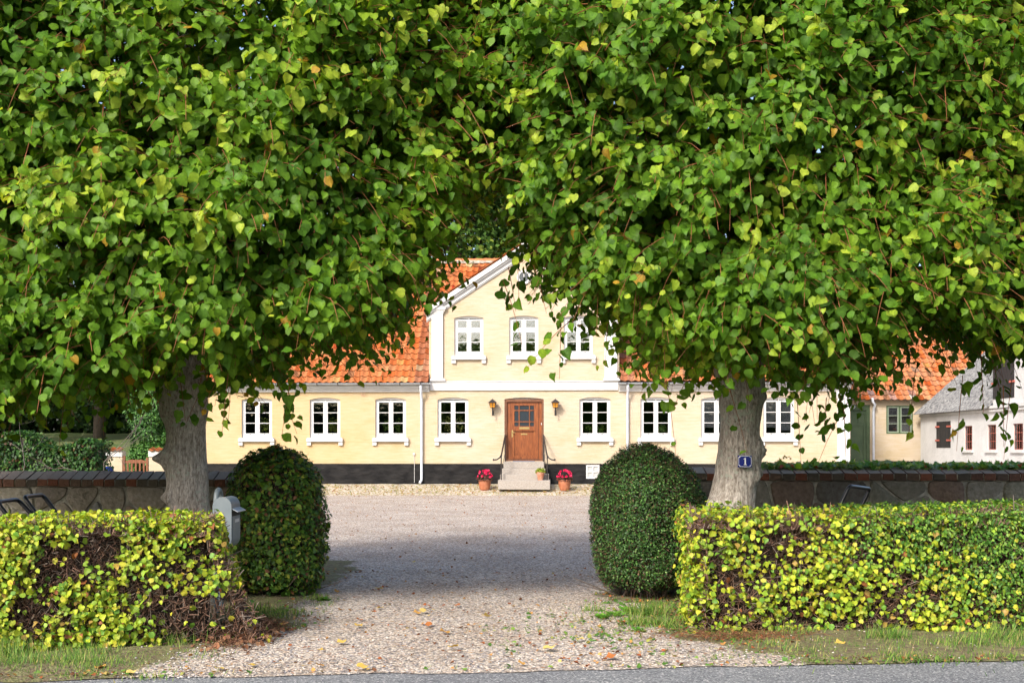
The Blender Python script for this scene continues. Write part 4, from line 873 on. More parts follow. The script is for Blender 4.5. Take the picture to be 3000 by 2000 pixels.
def crown(tree, cx, hwl, hwr, cyv, hd, ztop, zl_pts, nshoot, seed, cy0, extra=()):
    zx = [p[0] for p in zl_pts]; zv = [p[1] for p in zl_pts]; out = []; tot = 0
    while tot < nshoot:
        n = 60000; P = np.stack([RNG.uniform(cx - hwl - .3, cx + hwr + .3, n), RNG.uniform(cyv - hd - .3, cyv + hd + .3, n), RNG.uniform(1.7, ztop, n)], 1)
        dx = (P[:, 0] - cx) / np.where(P[:, 0] < cx, hwl, hwr); dy = (P[:, 1] - cyv) / hd
        r = (np.abs(dx) ** 2.6 + np.abs(dy) ** 2.6) ** (1 / 2.6)
        zl = np.interp(P[:, 0] * 11.3 / P[:, 1], zx, zv); zl = H + (zl - H) * (1 + .25 * np.clip((P[:, 1] - 11.3) / 11.3, -1, 1)) + .10 * np.abs(dy) ** 2
        bump = vnoise(P, 1.4, seed) * .36 + vnoise(P, 3.2, seed + 1) * .16
        d = np.minimum(np.minimum((1 - r) * hd + bump, (ztop - P[:, 2]) + bump), (P[:, 2] - zl) * 1.3 + np.clip(bump, -.2, .2) * .5)
        keep = np.where(d < 0, 0, np.where(d < .55, 1.0, np.where(d < 1.0, .35, .07)))
        keep = keep * np.where(P[:, 1] > cyv + .5, .55, 1.0) * np.where(P[:, 2] > 6.4, .5, 1)
        keep = keep * np.clip(.68 + .75 * vnoise(P, 2.3, seed + 7), .12, 1)
        k = RNG.random(n) < keep * .9; out.append((P[k], d[k], r[k])); tot += k.sum()
    P = np.concatenate([o[0] for o in out])[:nshoot]; D = np.concatenate([o[1] for o in out])[:nshoot]
    E = []
    for (ex, ez, ey) in extra: E.append((ex, ey, ez))
    if E: P = np.concatenate([P, np.array(E)]); D = np.concatenate([D, np.zeros(len(E))])
    n = len(P)
    od = nrm(np.stack([(P[:, 0] - cx) / 3.2, (P[:, 1] - cyv) / 1.4, np.maximum((P[:, 2] - 4.2) / 3.5, -.15)], 1))
    dirn = nrm(od + rnd(n) * .45 + [0, 0, .05]); Ls = RNG.uniform(.28, .62, n)
    if len(E): dirn[-len(E):] = nrm(np.array([[0, 0, -1.0]]) + rnd(len(E)) * .35)
    droop = RNG.uniform(.1, .5, n)
    def spt(t): return P + dirn * (Ls * t)[:, None] + np.stack([np.zeros(n), np.zeros(n), -droop * Ls * t * t], 1)
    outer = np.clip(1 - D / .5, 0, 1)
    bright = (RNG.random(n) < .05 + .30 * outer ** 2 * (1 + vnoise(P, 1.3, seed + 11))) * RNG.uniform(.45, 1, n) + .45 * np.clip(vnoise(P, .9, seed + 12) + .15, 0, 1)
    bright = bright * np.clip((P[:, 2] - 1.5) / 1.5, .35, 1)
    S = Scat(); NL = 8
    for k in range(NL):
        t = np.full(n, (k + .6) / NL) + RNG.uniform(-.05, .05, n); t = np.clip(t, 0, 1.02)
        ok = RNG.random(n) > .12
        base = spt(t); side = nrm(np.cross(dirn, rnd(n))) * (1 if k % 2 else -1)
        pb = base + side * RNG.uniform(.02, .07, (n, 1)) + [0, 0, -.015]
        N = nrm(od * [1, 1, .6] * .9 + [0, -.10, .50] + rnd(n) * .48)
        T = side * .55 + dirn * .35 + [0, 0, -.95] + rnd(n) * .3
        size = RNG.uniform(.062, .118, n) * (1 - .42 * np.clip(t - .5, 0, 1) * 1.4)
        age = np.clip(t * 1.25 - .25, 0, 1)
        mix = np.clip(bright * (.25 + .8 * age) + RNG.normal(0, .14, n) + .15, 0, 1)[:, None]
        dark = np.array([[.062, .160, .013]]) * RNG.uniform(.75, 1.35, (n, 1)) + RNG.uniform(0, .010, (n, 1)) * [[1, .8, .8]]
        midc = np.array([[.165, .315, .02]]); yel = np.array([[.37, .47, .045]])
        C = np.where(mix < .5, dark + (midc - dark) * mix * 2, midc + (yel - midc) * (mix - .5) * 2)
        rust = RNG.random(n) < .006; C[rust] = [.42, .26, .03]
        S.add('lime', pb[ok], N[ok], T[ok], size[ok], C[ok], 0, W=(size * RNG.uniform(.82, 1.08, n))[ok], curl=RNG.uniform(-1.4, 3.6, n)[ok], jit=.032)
    # reddish shoots (three sided tubes) through the leaves
    ts = [0, .35, .7, 1.0]; ring = [spt(np.full(n, t)) for t in ts]; a = nrm(np.cross(dirn, [[.2, .1, 1.0]])); b = np.cross(dirn, a)
    V = []; 
    for q, t in zip(ring, ts):
        for an in (0, 2.09, 4.19): V.append(q + (a * math.cos(an) + b * math.sin(an)) * (.0052 * (1 - .6 * t)))
    V = np.stack(V, 1); idx = []
    for i in range(3):
        for j in range(3): idx.append((i * 3 + j, i * 3 + (j + 1) % 3, (i + 1) * 3 + (j + 1) % 3, (i + 1) * 3 + j))
    idx = np.array(idx)[None] + (np.arange(n) * 12)[:, None, None]
    S.raw(V.reshape(-1, 3) , idx.reshape(-1, 4), (.27, .095, .035), 1)
    S.V = [v - np.array([cx, cy0, 0]) for v in S.V]
    S.build('crown', [mLime, mTwig], tree)
def limbs(tree, cx, cy0, zs, seed, hwl, hwr):
    rg = random.Random(seed)
    for i in range(16):
        z0 = zs + .1 + rg.random() * 1.6; an = 2 * math.pi * i / 16 + rg.uniform(-.2, .2); L = (hwl if math.cos(an) < 0 else hwr) * (.75 if abs(math.cos(an)) > .5 else .5); rise = rg.uniform(.5, 3.4)
        pts = []; p = Vector((0, 0, z0)); up = rise / 6
        for k in range(7): pts.append(p.copy()); p = p + Vector((math.cos(an) * L / 6, math.sin(an) * L / 6 * .62, up)) + Vector([rg.gauss(0, .05) for _ in range(3)])
        m = MB(); m.tube(pts, [.055 * (1 - k / 7.5) + .008 for k in range(7)], 7)
        for k in range(12):
            q = rg.uniform(.2, 1); j = min(5, int(q * 6)); b = pts[j].lerp(pts[j + 1], q * 6 - j); a2 = an + rg.uniform(-1.2, 1.2); ll = rg.uniform(.4, 1.0); c = [b]
            for _ in range(4): c.append(c[-1] + Vector((math.cos(a2) * ll / 4, math.sin(a2) * ll / 4, rg.uniform(-.02, .22))) + Vector([rg.gauss(0, .025) for _ in range(3)]))
            m.tube(c, [.014, .012, .010, .007, .004], 5)
        m.build('limb', mBranch, tree, smooth=True)
TY = 11.3; K = TY / F
LT = [(1100, 474, 598), (1130, 475, 606), (1180, 474, 606), (1210, 478, 604), (1240, 488, 600), (1270, 492, 600), (1300, 491, 600), (1340, 486, 602), (1370, 487, 606), (1400, 490, 609), (1440, 493, 611), (1480, 498, 614), (1515, 498, 622), (1560, 492, 632)]
RT = [(1090, 2094, 2236), (1120, 2103, 2240), (1150, 2108, 2238), (1180, 2108, 2233), (1215, 2112, 2229), (1245, 2112, 2224), (1280, 2109, 2222), (1320, 2105, 2224), (1350, 2100, 2225), (1390, 2095, 2216), (1420, 2089, 2215), (1450, 2082, 2213), (1480, 2074, 2210), (1540, 2066, 2215)]
def z_(py): return H - (py - CY) * K
def th_(dx, front=-.4): return math.atan2(front, dx)
treeL = empty('lime_tree', ((545 - 1500) * K, TY, 0), 0, label='lime tree with a knobbly bare trunk standing beside the grey mailbox', cat='tree', group='clipped lime trees at the gateway')
treeR = empty('lime_tree', ((2150 - 1500) * K, TY, 0), 0, label='lime tree bearing the blue enamel house number on its trunk', cat='tree', group='clipped lime trees at the gateway')
for t, rows, bur, sd_ in ((treeL, LT, [(z_(1205), th_(1), .055, .09), (z_(1240), th_(1, -.9), .03, .05), (z_(1300), th_(1), .02, .06), (z_(1205), th_(-1, -.3), .03, .1), (z_(1338), th_(-1, -.3), .085, .085), (z_(1455), th_(-1, -.8), .06, .07), (z_(1130), th_(-.2, -1), .04, .12)], 21),
                          (treeR, RT, [(z_(1192), th_(-1, -.7), .04, .06), (z_(1225), th_(-.75, -1), .03, .05), (z_(1165), th_(1), .03, .07), (z_(1180), th_(.6, -1), .03, .06), (z_(1315), th_(1, -.2), .07, .085), (z_(1388), th_(.9, -.6), .06, .09), (z_(1480), th_(-1, -.6), .05, .1), (z_(1195), th_(.3, -1), .02, .05)], 33)):
    V, fc, C, zt, ctop = trunk_mesh(rows, TY, 0, bur, sd_); s = Scat(); s.raw(V - np.array(t.location), fc, C); s.build('trunk', mBark, t)
    limbs(t, t.location.x, TY, 2.2, sd_, 3.0, 3.0)
def XZ(pts): return [((p[0] - 1500) * K, z_(p[1])) for p in pts]
zlL = XZ([(-600, 1130), (-100, 1170), (0, 1190), (50, 1150), (150, 1110), (300, 1095), (420, 1060), (480, 1010), (560, 1010), (640, 1040), (700, 1040), (780, 1015), (850, 985), (960, 965), (1050, 915), (1100, 890), (1160, 830), (1220, 740), (1270, 620), (1320, 480), (1380, 320), (1500, 150)])
zlR = XZ([(1280, 250), (1400, 330), (1480, 440), (1550, 590), (1600, 680), (1635, 710), (1670, 750), (1710, 800), (1770, 850), (1830, 880), (1890, 930), (1930, 990), (1990, 1010), (2060, 1025), (2140, 1000), (2230, 1000), (2300, 1035), (2370, 1070), (2440, 1085), (2500, 1010), (2560, 950), (2620, 920), (2700, 910), (2780, 940), (2850, 985), (2930, 1000), (3000, 1040), (3200, 1090), (3700, 1110)])
exL = [((px - 1500) * K, z_(py), y) for px, py, y in [(15, 1190, 10.3), (40, 1150, 10.2), (75, 1110, 10.4), (110, 1080, 10.6), (700, 1110, 10.6), (860, 1130, 10.5), (280, 1110, 10.6), (340, 1100, 10.9), (560, 1105, 10.9), (1070, 1000, 11), (1180, 930, 11), (1290, 800, 11), (1235, 860, 10.9), (1310, 745, 11)]]
exL += [((px - 1500) * K, z_(py), y) for px, py, y in [(900, 1145, 10.4), (650, 1110, 10.8), (180, 1120, 10.8), (230, 1130, 11.2)]]
exR = [((px - 1500) * K, z_(py), y) for px, py, y in [(1490, 810, 10.7), (1475, 850, 10.7), (1515, 780, 10.8), (1660, 960, 10.7), (1640, 920, 10.9), (1930, 1110, 10.8), (1990, 1110, 10.7), (2080, 1090, 10.7), (2380, 1170, 10.8), (2420, 1200, 10.7), (2450, 1180, 10.9), (2640, 1090, 10.9), (2750, 1110, 10.7), (2850, 1140, 10.6), (2900, 1120, 10.8), (2940, 1150, 10.7), (2960, 1100, 10.9), (2300, 1110, 10.9), (1560, 800, 10.8), (1770, 960, 10.9), (1850, 1000, 10.9), (2700, 1010, 10.9), (2800, 1050, 10.7), (2990, 1080, 10.5), (2985, 1030, 10.7), (2870, 1060, 11.0), (2580, 1050, 10.9)]]
crown(treeL, treeL.location.x, 3.5, 3.45, TY, 1.75, 7.6, zlL, 13500, 40, TY, exL)
crown(treeR, treeR.location.x, 2.75, 3.9, TY, 1.75, 7.6, zlR, 13800, 50, TY, exR)

# house number sign on the trunk
sg = empty('house_number_sign', Wp(2181.5, 1351, 11.045), 0, label='small blue enamel house number plate with a white 1 on the tree trunk', cat='sign')
sg.rotation_euler = (R(-4), R(.8), R(3))
q = 11.045 / F; hw_, hh_ = 20.5 * q, 17.5 * q
m = MB(); nx = 12
for k, (yo) in enumerate((0,)):
    def bow(x, z): return -.003 * (1 - (x / hw_) ** 2) - .0015 * (1 - (z / hh_) ** 2) - .0065
    A = m.verts([(-hw_ + 2 * hw_ * i / nx, bow(-hw_ + 2 * hw_ * i / nx, -hh_ + 2 * hh_ * j / nx), -hh_ + 2 * hh_ * j / nx) for j in range(nx + 1) for i in range(nx + 1)])
    for j in range(nx):
        for i in range(nx): b0 = A + j * (nx + 1) + i; m.face([b0, b0 + 1, b0 + nx + 2, b0 + nx + 1])
    m.box(-hw_, hw_, -.0055, -.001, -hh_, hh_)
m.build('plate', mEnamel, sg, smooth=True)
def bowed(m, off=.0045):
    m.v = [(x, bow(x, z) - off + (y * .2), z) for x, y, z in m.v]
def notch(a, b, r, n=5):
    P = []
    for sx, sz, st_ in ((1, 1, math.pi), (-1, 1, -math.pi / 2), (-1, -1, 0), (1, -1, math.pi / 2)):
        for i in range(n + 1): t = st_ + (math.pi / 2) * (1 - i / n); P.append((sx * a + r * math.cos(t), sz * b + r * math.sin(t)))
    return P
m = MB(); m.plate(notch(hw_ * .93, hh_ * .92, .013), [notch(hw_ * .87, hh_ * .85, .014)], -.001, 0); bowed(m); m.build('border', mEnamelW, sg)
u = hh_; one = [(-.24 * u, -.60 * u), (.30 * u, -.60 * u), (.30 * u, -.52 * u), (.14 * u, -.47 * u), (.14 * u, .62 * u), (.02 * u, .62 * u), (-.24 * u, .42 * u), (-.24 * u, .33 * u), (-.08 * u, .38 * u), (-.08 * u, -.47 * u), (-.24 * u, -.52 * u)]
m = MB(); m.plate(one, [], -.001, 0); bowed(m); m.build('digit', mEnamelW, sg)

# ================================================================== hedges
def hedge(name, quad, ztop, label, leaves, kinds, twigs, seed, flare=0, taper=.08, core=None, mats=None, cat='hedge', group=None, twigcol=(.155, .088, .060), deadend=False):
    A, B, C, D = [np.array(q, float) for q in quad]; org = (A + B + C + D) / 4
    t = empty(name, (org[0], org[1], 0), 0, label=label, cat=cat, group=group)
    def surf(n, faces, inset=0.0):
        L = {'f': np.linalg.norm(B - A), 'b': np.linalg.norm(C - D), 'l': np.linalg.norm(D - A), 'r': np.linalg.norm(C - B)}
        area = {}
        for k in faces: area[k] = (L['f'] * 1.3 if k == 't' else L[k])
        tot = sum(area.values()); P = []; N = []
        for k in faces:
            q = int(n * area[k] / tot); u = RNG.random(q); v = RNG.random(q)
            if k == 't':
                p = (A * (1 - u[:, None]) + B * u[:, None]) * (1 - v[:, None]) + (D * (1 - u[:, None]) + C * u[:, None]) * v[:, None]; z = ztop(p[:, 0], v); nn = np.tile([0, 0, 1.0], (q, 1))
            else:
                p0, p1 = {'f': (A, B), 'b': (C, D), 'l': (D, A), 'r': (B, C)}[k]; d = (p1 - p0) / np.linalg.norm(p1 - p0); nn = np.tile([d[1], -d[0], 0.0], (q, 1)); p = p0 + (p1 - p0) * u[:, None]
                z = v * ztop(p[:, 0], np.full(q, 0 if k == 'f' else .5))
            P.append(np.stack([p[:, 0], p[:, 1], z], 1)); N.append(nn)
        P = np.concatenate(P); N = np.concatenate(N)
        if deadend: # the foot spreads towards the drive
            e = np.clip((P[:, 0] - (B[0] - .5)) / .5, 0, 1); P[:, 0] += flare * e * (1 - np.clip(P[:, 2] / 1.0, 0, 1)) ** 1.6
        P -= N * inset; P += N * (vnoise(P, 2.2, seed) * .05 + vnoise(P, 7, seed + 1) * .03)[:, None]
        # round the top edges
        return P, N
    # core
    m = MB(); i = .13; cxs = np.linspace(0, 1, 13)
    def cp(u, v, z): p = (A * (1 - u) + B * u) * (1 - v) + (D * (1 - u) + C * u) * v; return (p[0], p[1], z)
    Lx = np.linalg.norm(B - A); iu = i / Lx; iv = i / max(.3, np.linalg.norm(D - A)); prev = None
    for u in np.linspace(iu, 1 - iu, 14):
        zt = float(ztop(np.array([A[0] * (1 - u) + B[0] * u]), np.array([.3]))[0]) - .09
        r = m.verts([cp(u, iv, -.02), cp(u, iv, zt), cp(u, 1 - iv, zt), cp(u, 1 - iv, -.02)])
        if prev is not None:
            for q in range(3): m.face([prev + q, prev + q + 1, r + q + 1, r + q])
        else: m.face([r, r + 1, r + 2, r + 3])
        prev = r
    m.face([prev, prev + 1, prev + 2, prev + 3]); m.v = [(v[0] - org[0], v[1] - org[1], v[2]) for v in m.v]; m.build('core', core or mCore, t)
    S = Scat(); P, N = surf(twigs, 'ftlr', .10); n = len(P); z = P[:, 2]
    T = N * .9 + rnd(n) * .55 + [0, 0, .75]; w = RNG.uniform(.005, .012, n); ln = RNG.uniform(.05, .15, n) * (1 - .5 * N[:, 2]) * (1 - .35 * np.abs(N[:, 0]))
    c = np.array([twigcol]) * RNG.uniform(.35, 1.9, (n, 1)); gr = RNG.random(n) < .22; c[gr] = np.array([.26, .21, .17]) * RNG.uniform(.5, 1.2, (gr.sum(), 1))
    S.add('stick', P, rnd(n), T, ln, c, 1, W=w)
    # longer grey stems
    n2 = max(30, twigs // 400); P2, N2 = surf(n2, 'f', .09); n2 = len(P2); S.add('stick', P2 - [0, 0, .1], rnd(n2), N2 * .1 + rnd(n2) * .5 + [0, 0, .6], RNG.uniform(.12, .3, n2), np.array([[.2, .16, .12]]) * RNG.uniform(.5, 1.2, (n2, 1)), 1, W=RNG.uniform(.007, .012, n2))
    for kd in kinds:
        P, N = surf(kd['n'], kd.get('faces', 'ftlr')); n = len(P); den = kd['dens'](P, N); k = RNG.random(n) < den; P = P[k]; N = N[k]; n = len(P)
        P = P + N * RNG.uniform(-.09, .035, (n, 1)); top = N[:, 2:3]
        NN = N * (.8 - .35 * top) + [0, -.1, .42] + rnd(n) * .42; T = np.array([[0, 0, -.85]]) * (1 - top) + rnd(n) * (.55 + .6 * top) - [0, .3, 0]
        S.add(kd['leaf'], P, NN, T, RNG.uniform(kd['s'][0], kd['s'][1], n), kd['col'](P, n), 0, curl=RNG.uniform(-.8, 3, n), jit=.05)
    S.V = [v - np.array([org[0], org[1], 0]) for v in S.V]; S.build('foliage', mats or [mHedge, mTwig], t); return t
def pal(cols, w, n, lo=.75, hi=1.25):
    c = np.array(cols)[RNG.choice(len(cols), n, p=np.array(w) / sum(w))]; return c * RNG.uniform(lo, hi, (n, 1))
YG = [(.42, .50, .035), (.26, .40, .035), (.52, .50, .05), (.13, .28, .03), (.45, .30, .07), (.30, .11, .04)]
def densL(P, N):
    q = np.clip(.62 + .8 * vnoise(P, 2.2, 61) + .6 * vnoise(P, 7, 62), .05, 1); e = np.clip((P[:, 0] + 2.98) / .35, 0, 1) * np.clip((.60 - P[:, 2]) / .2, 0, 1); return q * (1 - .95 * e)
hedge('lime_hedge', [(-4.9, 8.22), (-2.30, 9.0), (-2.52, 9.95), (-4.9, 9.85)], lambda x, v: .985 - .02 * v + .0 * x, 'yellowing hedge with brown dead twigs in front of the mailbox', 0,
      [dict(n=23000, leaf='lime', s=(.024, .052), dens=densL, col=lambda P, n: pal(YG, [5, 5, 2, 1.6, .35, .2], n)), dict(n=6000, leaf='heart', s=(.02, .04), dens=densL, col=lambda P, n: pal(YG, [4, 4, 2, 1, 1, 1.5], n))],
      30000, 71, flare=.42, deadend=True, group='clipped hedges along the road')
def greenR(P): return np.clip((P[:, 0] - 2.5) / 1.0 + (P[:, 2] - .75) * 1.4 + vnoise(P, 1.8, 91) * .9, 0, 1)
hedge('lime_hedge', [(1.50, 9.62), (6.2, 9.45), (6.2, 10.95), (1.60, 10.98)], lambda x, v: .985 + .055 * np.clip((x - 3.2) / 1.0, 0, 1) + .01 * v, 'yellow and green mixed hedge in front of the numbered tree', 0,
      [dict(n=25000, leaf='lime', s=(.024, .052), dens=lambda P, N: np.clip(.52 + .9 * vnoise(P, 2.1, 81) + .6 * vnoise(P, 7, 82), .06, 1) * (1 - .72 * greenR(P)), col=lambda P, n: pal(YG, [5, 5, 2, 1.6, .35, .2], n)),
       dict(n=74000, leaf='oval', s=(.026, .046), dens=lambda P, N: greenR(P) ** 1.3 * np.clip(.75 + .5 * vnoise(P, 5, 83), .2, 1), col=lambda P, n: pal([(.10, .24, .03), (.20, .36, .05), (.055, .15, .02), (.30, .38, .06)], [4, 4, 3, 1], n))],
      30000, 72, group='clipped hedges along the road')
# clipped topiary
def topiary(name, cx, cy, prof, label, kinds, seed, sy_=1.0, lean=0, twig=5000, dark=False):
    t = empty(name, (cx, cy, 0), 0, label=label, cat='topiary', group='clipped domed shrubs flanking the drive')
    zs = np.array([p[1] for p in prof]); rs = np.array([p[0] for p in prof]); m = MB()
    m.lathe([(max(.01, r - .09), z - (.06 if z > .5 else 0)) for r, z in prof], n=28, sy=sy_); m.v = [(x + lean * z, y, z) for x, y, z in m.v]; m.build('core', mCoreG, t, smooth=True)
    def surf(n, inset):
        ar = np.cumsum(np.hypot(np.diff(zs), np.diff(rs)) * (rs[:-1] + rs[1:] + .02)); ar = ar / ar[-1]; u = RNG.random(n); i = np.searchsorted(ar, u); i = np.clip(i, 0, len(rs) - 2); f = RNG.random(n)
        r = rs[i] + (rs[i + 1] - rs[i]) * f; z = zs[i] + (zs[i + 1] - zs[i]) * f; th = RNG.uniform(0, 2 * math.pi, n); dr, dz = rs[i + 1] - rs[i], zs[i + 1] - zs[i]; l = np.hypot(dr, dz)
        N = np.stack([np.cos(th) * dz / l, np.sin(th) * dz / l, -dr / l], 1); P = np.stack([r * np.cos(th), r * np.sin(th) * sy_, z], 1)
        P = P + N * (vnoise(P + 10, 2.4, seed) * .06 + vnoise(P + 10, 8, seed + 1) * .03 - inset)[:, None]; P[:, 0] += lean * P[:, 2]; return P, N
    S = Scat(); P, N = surf(twig, .07); n = len(P); S.add('stick', P, rnd(n), N + rnd(n) * .6 + [0, 0, .3], RNG.uniform(.05, .13, n), np.array([[.12, .07, .045]]) * RNG.uniform(.4, 1.8, (n, 1)), 1, W=RNG.uniform(.004, .008, n))
    P, N = surf(260, .12); n = len(P); k = P[:, 2] < .45; S.add('stick', P[k] * [.7, .7, 0], rnd(k.sum()), P[k] * [.25, .25, 0] + [0, 0, .4] + rnd(k.sum()) * .05, .5, np.array([[.14, .11, .09]]) * RNG.uniform(.5, 1.2, (k.sum(), 1)), 1, W=.016)
    for kd in kinds:
        P, N = surf(kd['n'], 0); k = RNG.random(len(P)) < kd['dens'](P); P = P[k]; N = N[k]; n = len(P); P = P + N * RNG.uniform(-.07, .025, (n, 1))
        S.add(kd['leaf'], P, N + rnd(n) * kd.get('j', .45) + [0, 0, .35], rnd(n) - [0, 0, .5], RNG.uniform(*kd['s'], n), kd['col'](P, n), 0)
    S.build('foliage', [mGloss if dark else mHedge, mTwig], t); return t
topiary('clipped_shrub', (812 - 1500) * 12.15 / F, 12.15, [(.41, .07), (.475, .16), (.505, .36), (.515, .8), (.51, 1.08), (.47, 1.28), (.375, 1.43), (.23, 1.53), (.01, 1.575)], 'domed topiary shrub with mixed green and brownish leaves beside the mailbox',
        [dict(n=19000, leaf='oval', s=(.035, .065), dens=lambda P: np.clip(.75 + .6 * vnoise(P, 3, 5), .2, 1) * np.clip((P[:, 2]) / .25, .2, 1), col=lambda P, n: pal([(.08, .19, .025), (.17, .28, .03), (.04, .11, .018), (.34, .37, .05), (.22, .10, .04)], [5, 4, 4, 1.5, 1.2], n, .65, 1.35)),
         dict(n=1500, leaf='heart', s=(.05, .075), dens=lambda P: P[:, 2] * 0 + .7, col=lambda P, n: pal([(.09, .2, .02), (.2, .3, .03)], [3, 2], n))], 11)
topiary('clipped_shrub', (1890 - 1500) * 12.05 / F, 12.05, [(.44, .10), (.51, .22), (.55, .45), (.562, .85), (.56, 1.02), (.52, 1.2), (.42, 1.38), (.26, 1.53), (.01, 1.60)], 'dense dark green domed topiary shrub with tiny leaves beside the numbered tree',
        [dict(n=56000, leaf='oval', s=(.020, .034), j=.6, dens=lambda P: np.clip(.9 + .4 * vnoise(P, 4, 6), .3, 1) * np.clip((P[:, 2] - .05) / .25, .15, 1), col=lambda P, n: pal([(.035, .10, .02), (.075, .18, .035), (.02, .055, .014), (.15, .26, .07), (.14, .085, .045)], [5, 4, 3, 1, .8], n, .6, 1.4))], 12, lean=.02, twig=9000, dark=True)

# ================================================================== mailbox
mbx = empty('mailbox', (-2.62, 10.45, 0), 0, label='grey metal mailbox on a hooped post behind the end of the hedge', cat='mailbox')
def stad(w, h, n=10): return [(w / 2 * math.cos(t), h / 2 - w / 2 + w / 2 * math.sin(t)) for t in [math.pi * i / n for i in range(n + 1)]] + [(w / 2 * math.cos(t), -h / 2 + w / 2 + w / 2 * math.sin(t)) for t in [math.pi + math.pi * i / n for i in range(n + 1)]]
zc = .885; bw_, bh_ = .165, .47
m = MB(); m.plate([(x, z + zc) for x, z in stad(bw_ + .006, bh_ + .006)], [], -.17, -.158); m.plate([(x, z + zc) for x, z in stad(bw_, bh_)], [], -.156, .17); bx = m.build('body', mGrey, mbx, smooth='auto')
m = MB(); n = m.verts([(bw_ / 2 - .01, -.155, zc + .14), (bw_ / 2 - .01, .165, zc + .14), (bw_ / 2 + .055, .165, zc + .105), (bw_ / 2 + .055, -.155, zc + .105)]); m.face([n, n + 1, n + 2, n + 3]); k = m.verts([(v[0], v[1], v[2] - .006) for v in m.v[:4]]); m.face([k, k + 1, k + 2, k + 3])
for i in range(4): j = (i + 1) % 4; m.face([n + i, n + j, k + j, k + i])
m.build('flap', mZinc, mbx)
m = MB(); m.box(bw_ / 2, bw_ / 2 + .004, -.15, .16, zc + .06, zc + .104); m.build('slot', mDark, mbx)
m = MB(); m.box(bw_ / 2 + .001, bw_ / 2 + .006, -.14, .15, zc - .16, zc + .05, bev=.002); m.box(bw_ / 2 + .0062, bw_ / 2 + .008, -.05, .1, zc - .0, zc + .03, 1); m.build('front_door', [mGrey, mFrame], mbx)
m = MB(); pts = [(-.15, .20, 0), (-.15, .20, 1.08)] + [(-.15, .20 + .09 - .09 * math.cos(t), 1.08 + .09 * math.sin(t)) for t in [math.pi * i / 8 for i in range(1, 9)]] + [(-.15, .38, 0)]; m.tube(pts, .024, 12); m.build('post', mGrey, mbx, smooth='auto')

# ================================================================== tubular benches between hedge and wall
def hoop(m, P, r=.022, rc=.07):
    out = []; P = [Vector(p) for p in P]
    for i, p in enumerate(P):
        if i in (0, len(P) - 1): out.append(p); continue
        a = (P[i - 1] - p).normalized(); b = (P[i + 1] - p).normalized()
        for t in (0, .2, .4, .6, .8, 1): q0 = p + a * rc; q1 = p + b * rc; out.append(q0 * (1 - t) ** 2 + p * 2 * t * (1 - t) + q1 * t * t)
    m.tube(out, r, 12)
b1 = empty('metal_bench', (-4.9, 11.8, 0), 0, label='black tubular metal bench with a flat seat before the boulder wall', cat='bench')
o = Vector((-4.9, 11.8, 0))
def L2(px, py, Y): return Wp(px, py, Y) - o
m = MB(); hoop(m, [L2(45, 1600, 11.5), L2(33, 1525, 11.5), L2(-8, 1470, 11.5), L2(52, 1462, 12.0), L2(106, 1520, 12.0), L2(103, 1600, 12.0)]); m.build('armrest', mBlackPaint, b1, smooth='auto')
m = MB(); hoop(m, [L2(118, 1600, 11.6), L2(112, 1512, 11.6), L2(70, 1455, 11.6), L2(125, 1449, 12.2), L2(170, 1507, 12.2), L2(140, 1528, 12.2)]); m.build('armrest', mBlackPaint, b1, smooth='auto')
m = MB(); pz_ = L2(0, 1524, 11.7).z; m.box(-1.0, L2(105, 0, 11.7).x, -.35, .3, pz_ - .04, pz_, bev=.01); m.build('seat', mBlackPaint, b1)
for x in (-.8, -.1):
    for y in (-.3, .25): m = MB(); m.tube([(x, y, 0), (x, y, pz_ - .04)], .02, 8); m.build('leg', mBlackPaint, b1)
b2 = empty('metal_bench', (3.7, 11.9, 0), 0, label='black tubular metal bench end showing above the green hedge top', cat='bench'); o = Vector((3.7, 11.9, 0))
m = MB(); hoop(m, [L2(2442, 1520, 11.7), L2(2488, 1423, 11.7), L2(2549, 1431, 12.1), L2(2505, 1520, 12.1)], rc=.05, r=.02); m.build('armrest', mBlackPaint, b2, smooth='auto')
m = MB(); m.box(-.9, .3, -.3, .3, .5, .54, bev=.01); m.build('seat', mBlackPaint, b2)
for x in (-.8, .2):
    for y in (-.25, .25): m = MB(); m.tube([(x, y, 0), (x, y, .5)], .02, 8); m.build('leg', mBlackPaint, b2)

# ================================================================== ivy on the wall
iv = empty('ivy', (5, 13.8, 1.3), 0, label='green ivy trailing along the top of the darker stone wall', cat='ivy')
n = 3800; u = RNG.random(n); x = 2.95 + u * 5.5; dn = .5 + .5 * vnoise(np.stack([x, x * 0, x * 0], 1), 1.5, 3); k = RNG.random(n) < .35 + .65 * dn; x = x[k]; n = len(x)
hgt = .02 + .08 * (.5 + .5 * vnoise(np.stack([x, x * 0, x * 0], 1), 2.3, 8)); P = np.stack([x, 13.82 + RNG.uniform(-.10, .3, n), 1.30 + RNG.random(n) * hgt + .01], 1)
s = Scat(); s.add('ivy', P - [5, 13.8, 1.3], rnd(n) * .5 + [0, -.45, .8], rnd(n) - [0, .5, .3], RNG.uniform(.05, .10, n), pal([(.14, .34, .06), (.30, .50, .08), (.30, .42, .25), (.5, .55, .1), (.5, .10, .04)], [4, 4, 2.5, 1.8, .5], n))
v = np.array([[2.9 + .3 * i, 13.85 + .03 * math.sin(i * 2), 1.31] for i in range(19)]) - [5, 13.8, 1.3]; s.add('stick', v, np.tile([0, 0, 1.], (19, 1)), np.tile([1., .1, 0], (19, 1)), .32, np.tile([.1, .07, .04], (19, 1)), W=.015)
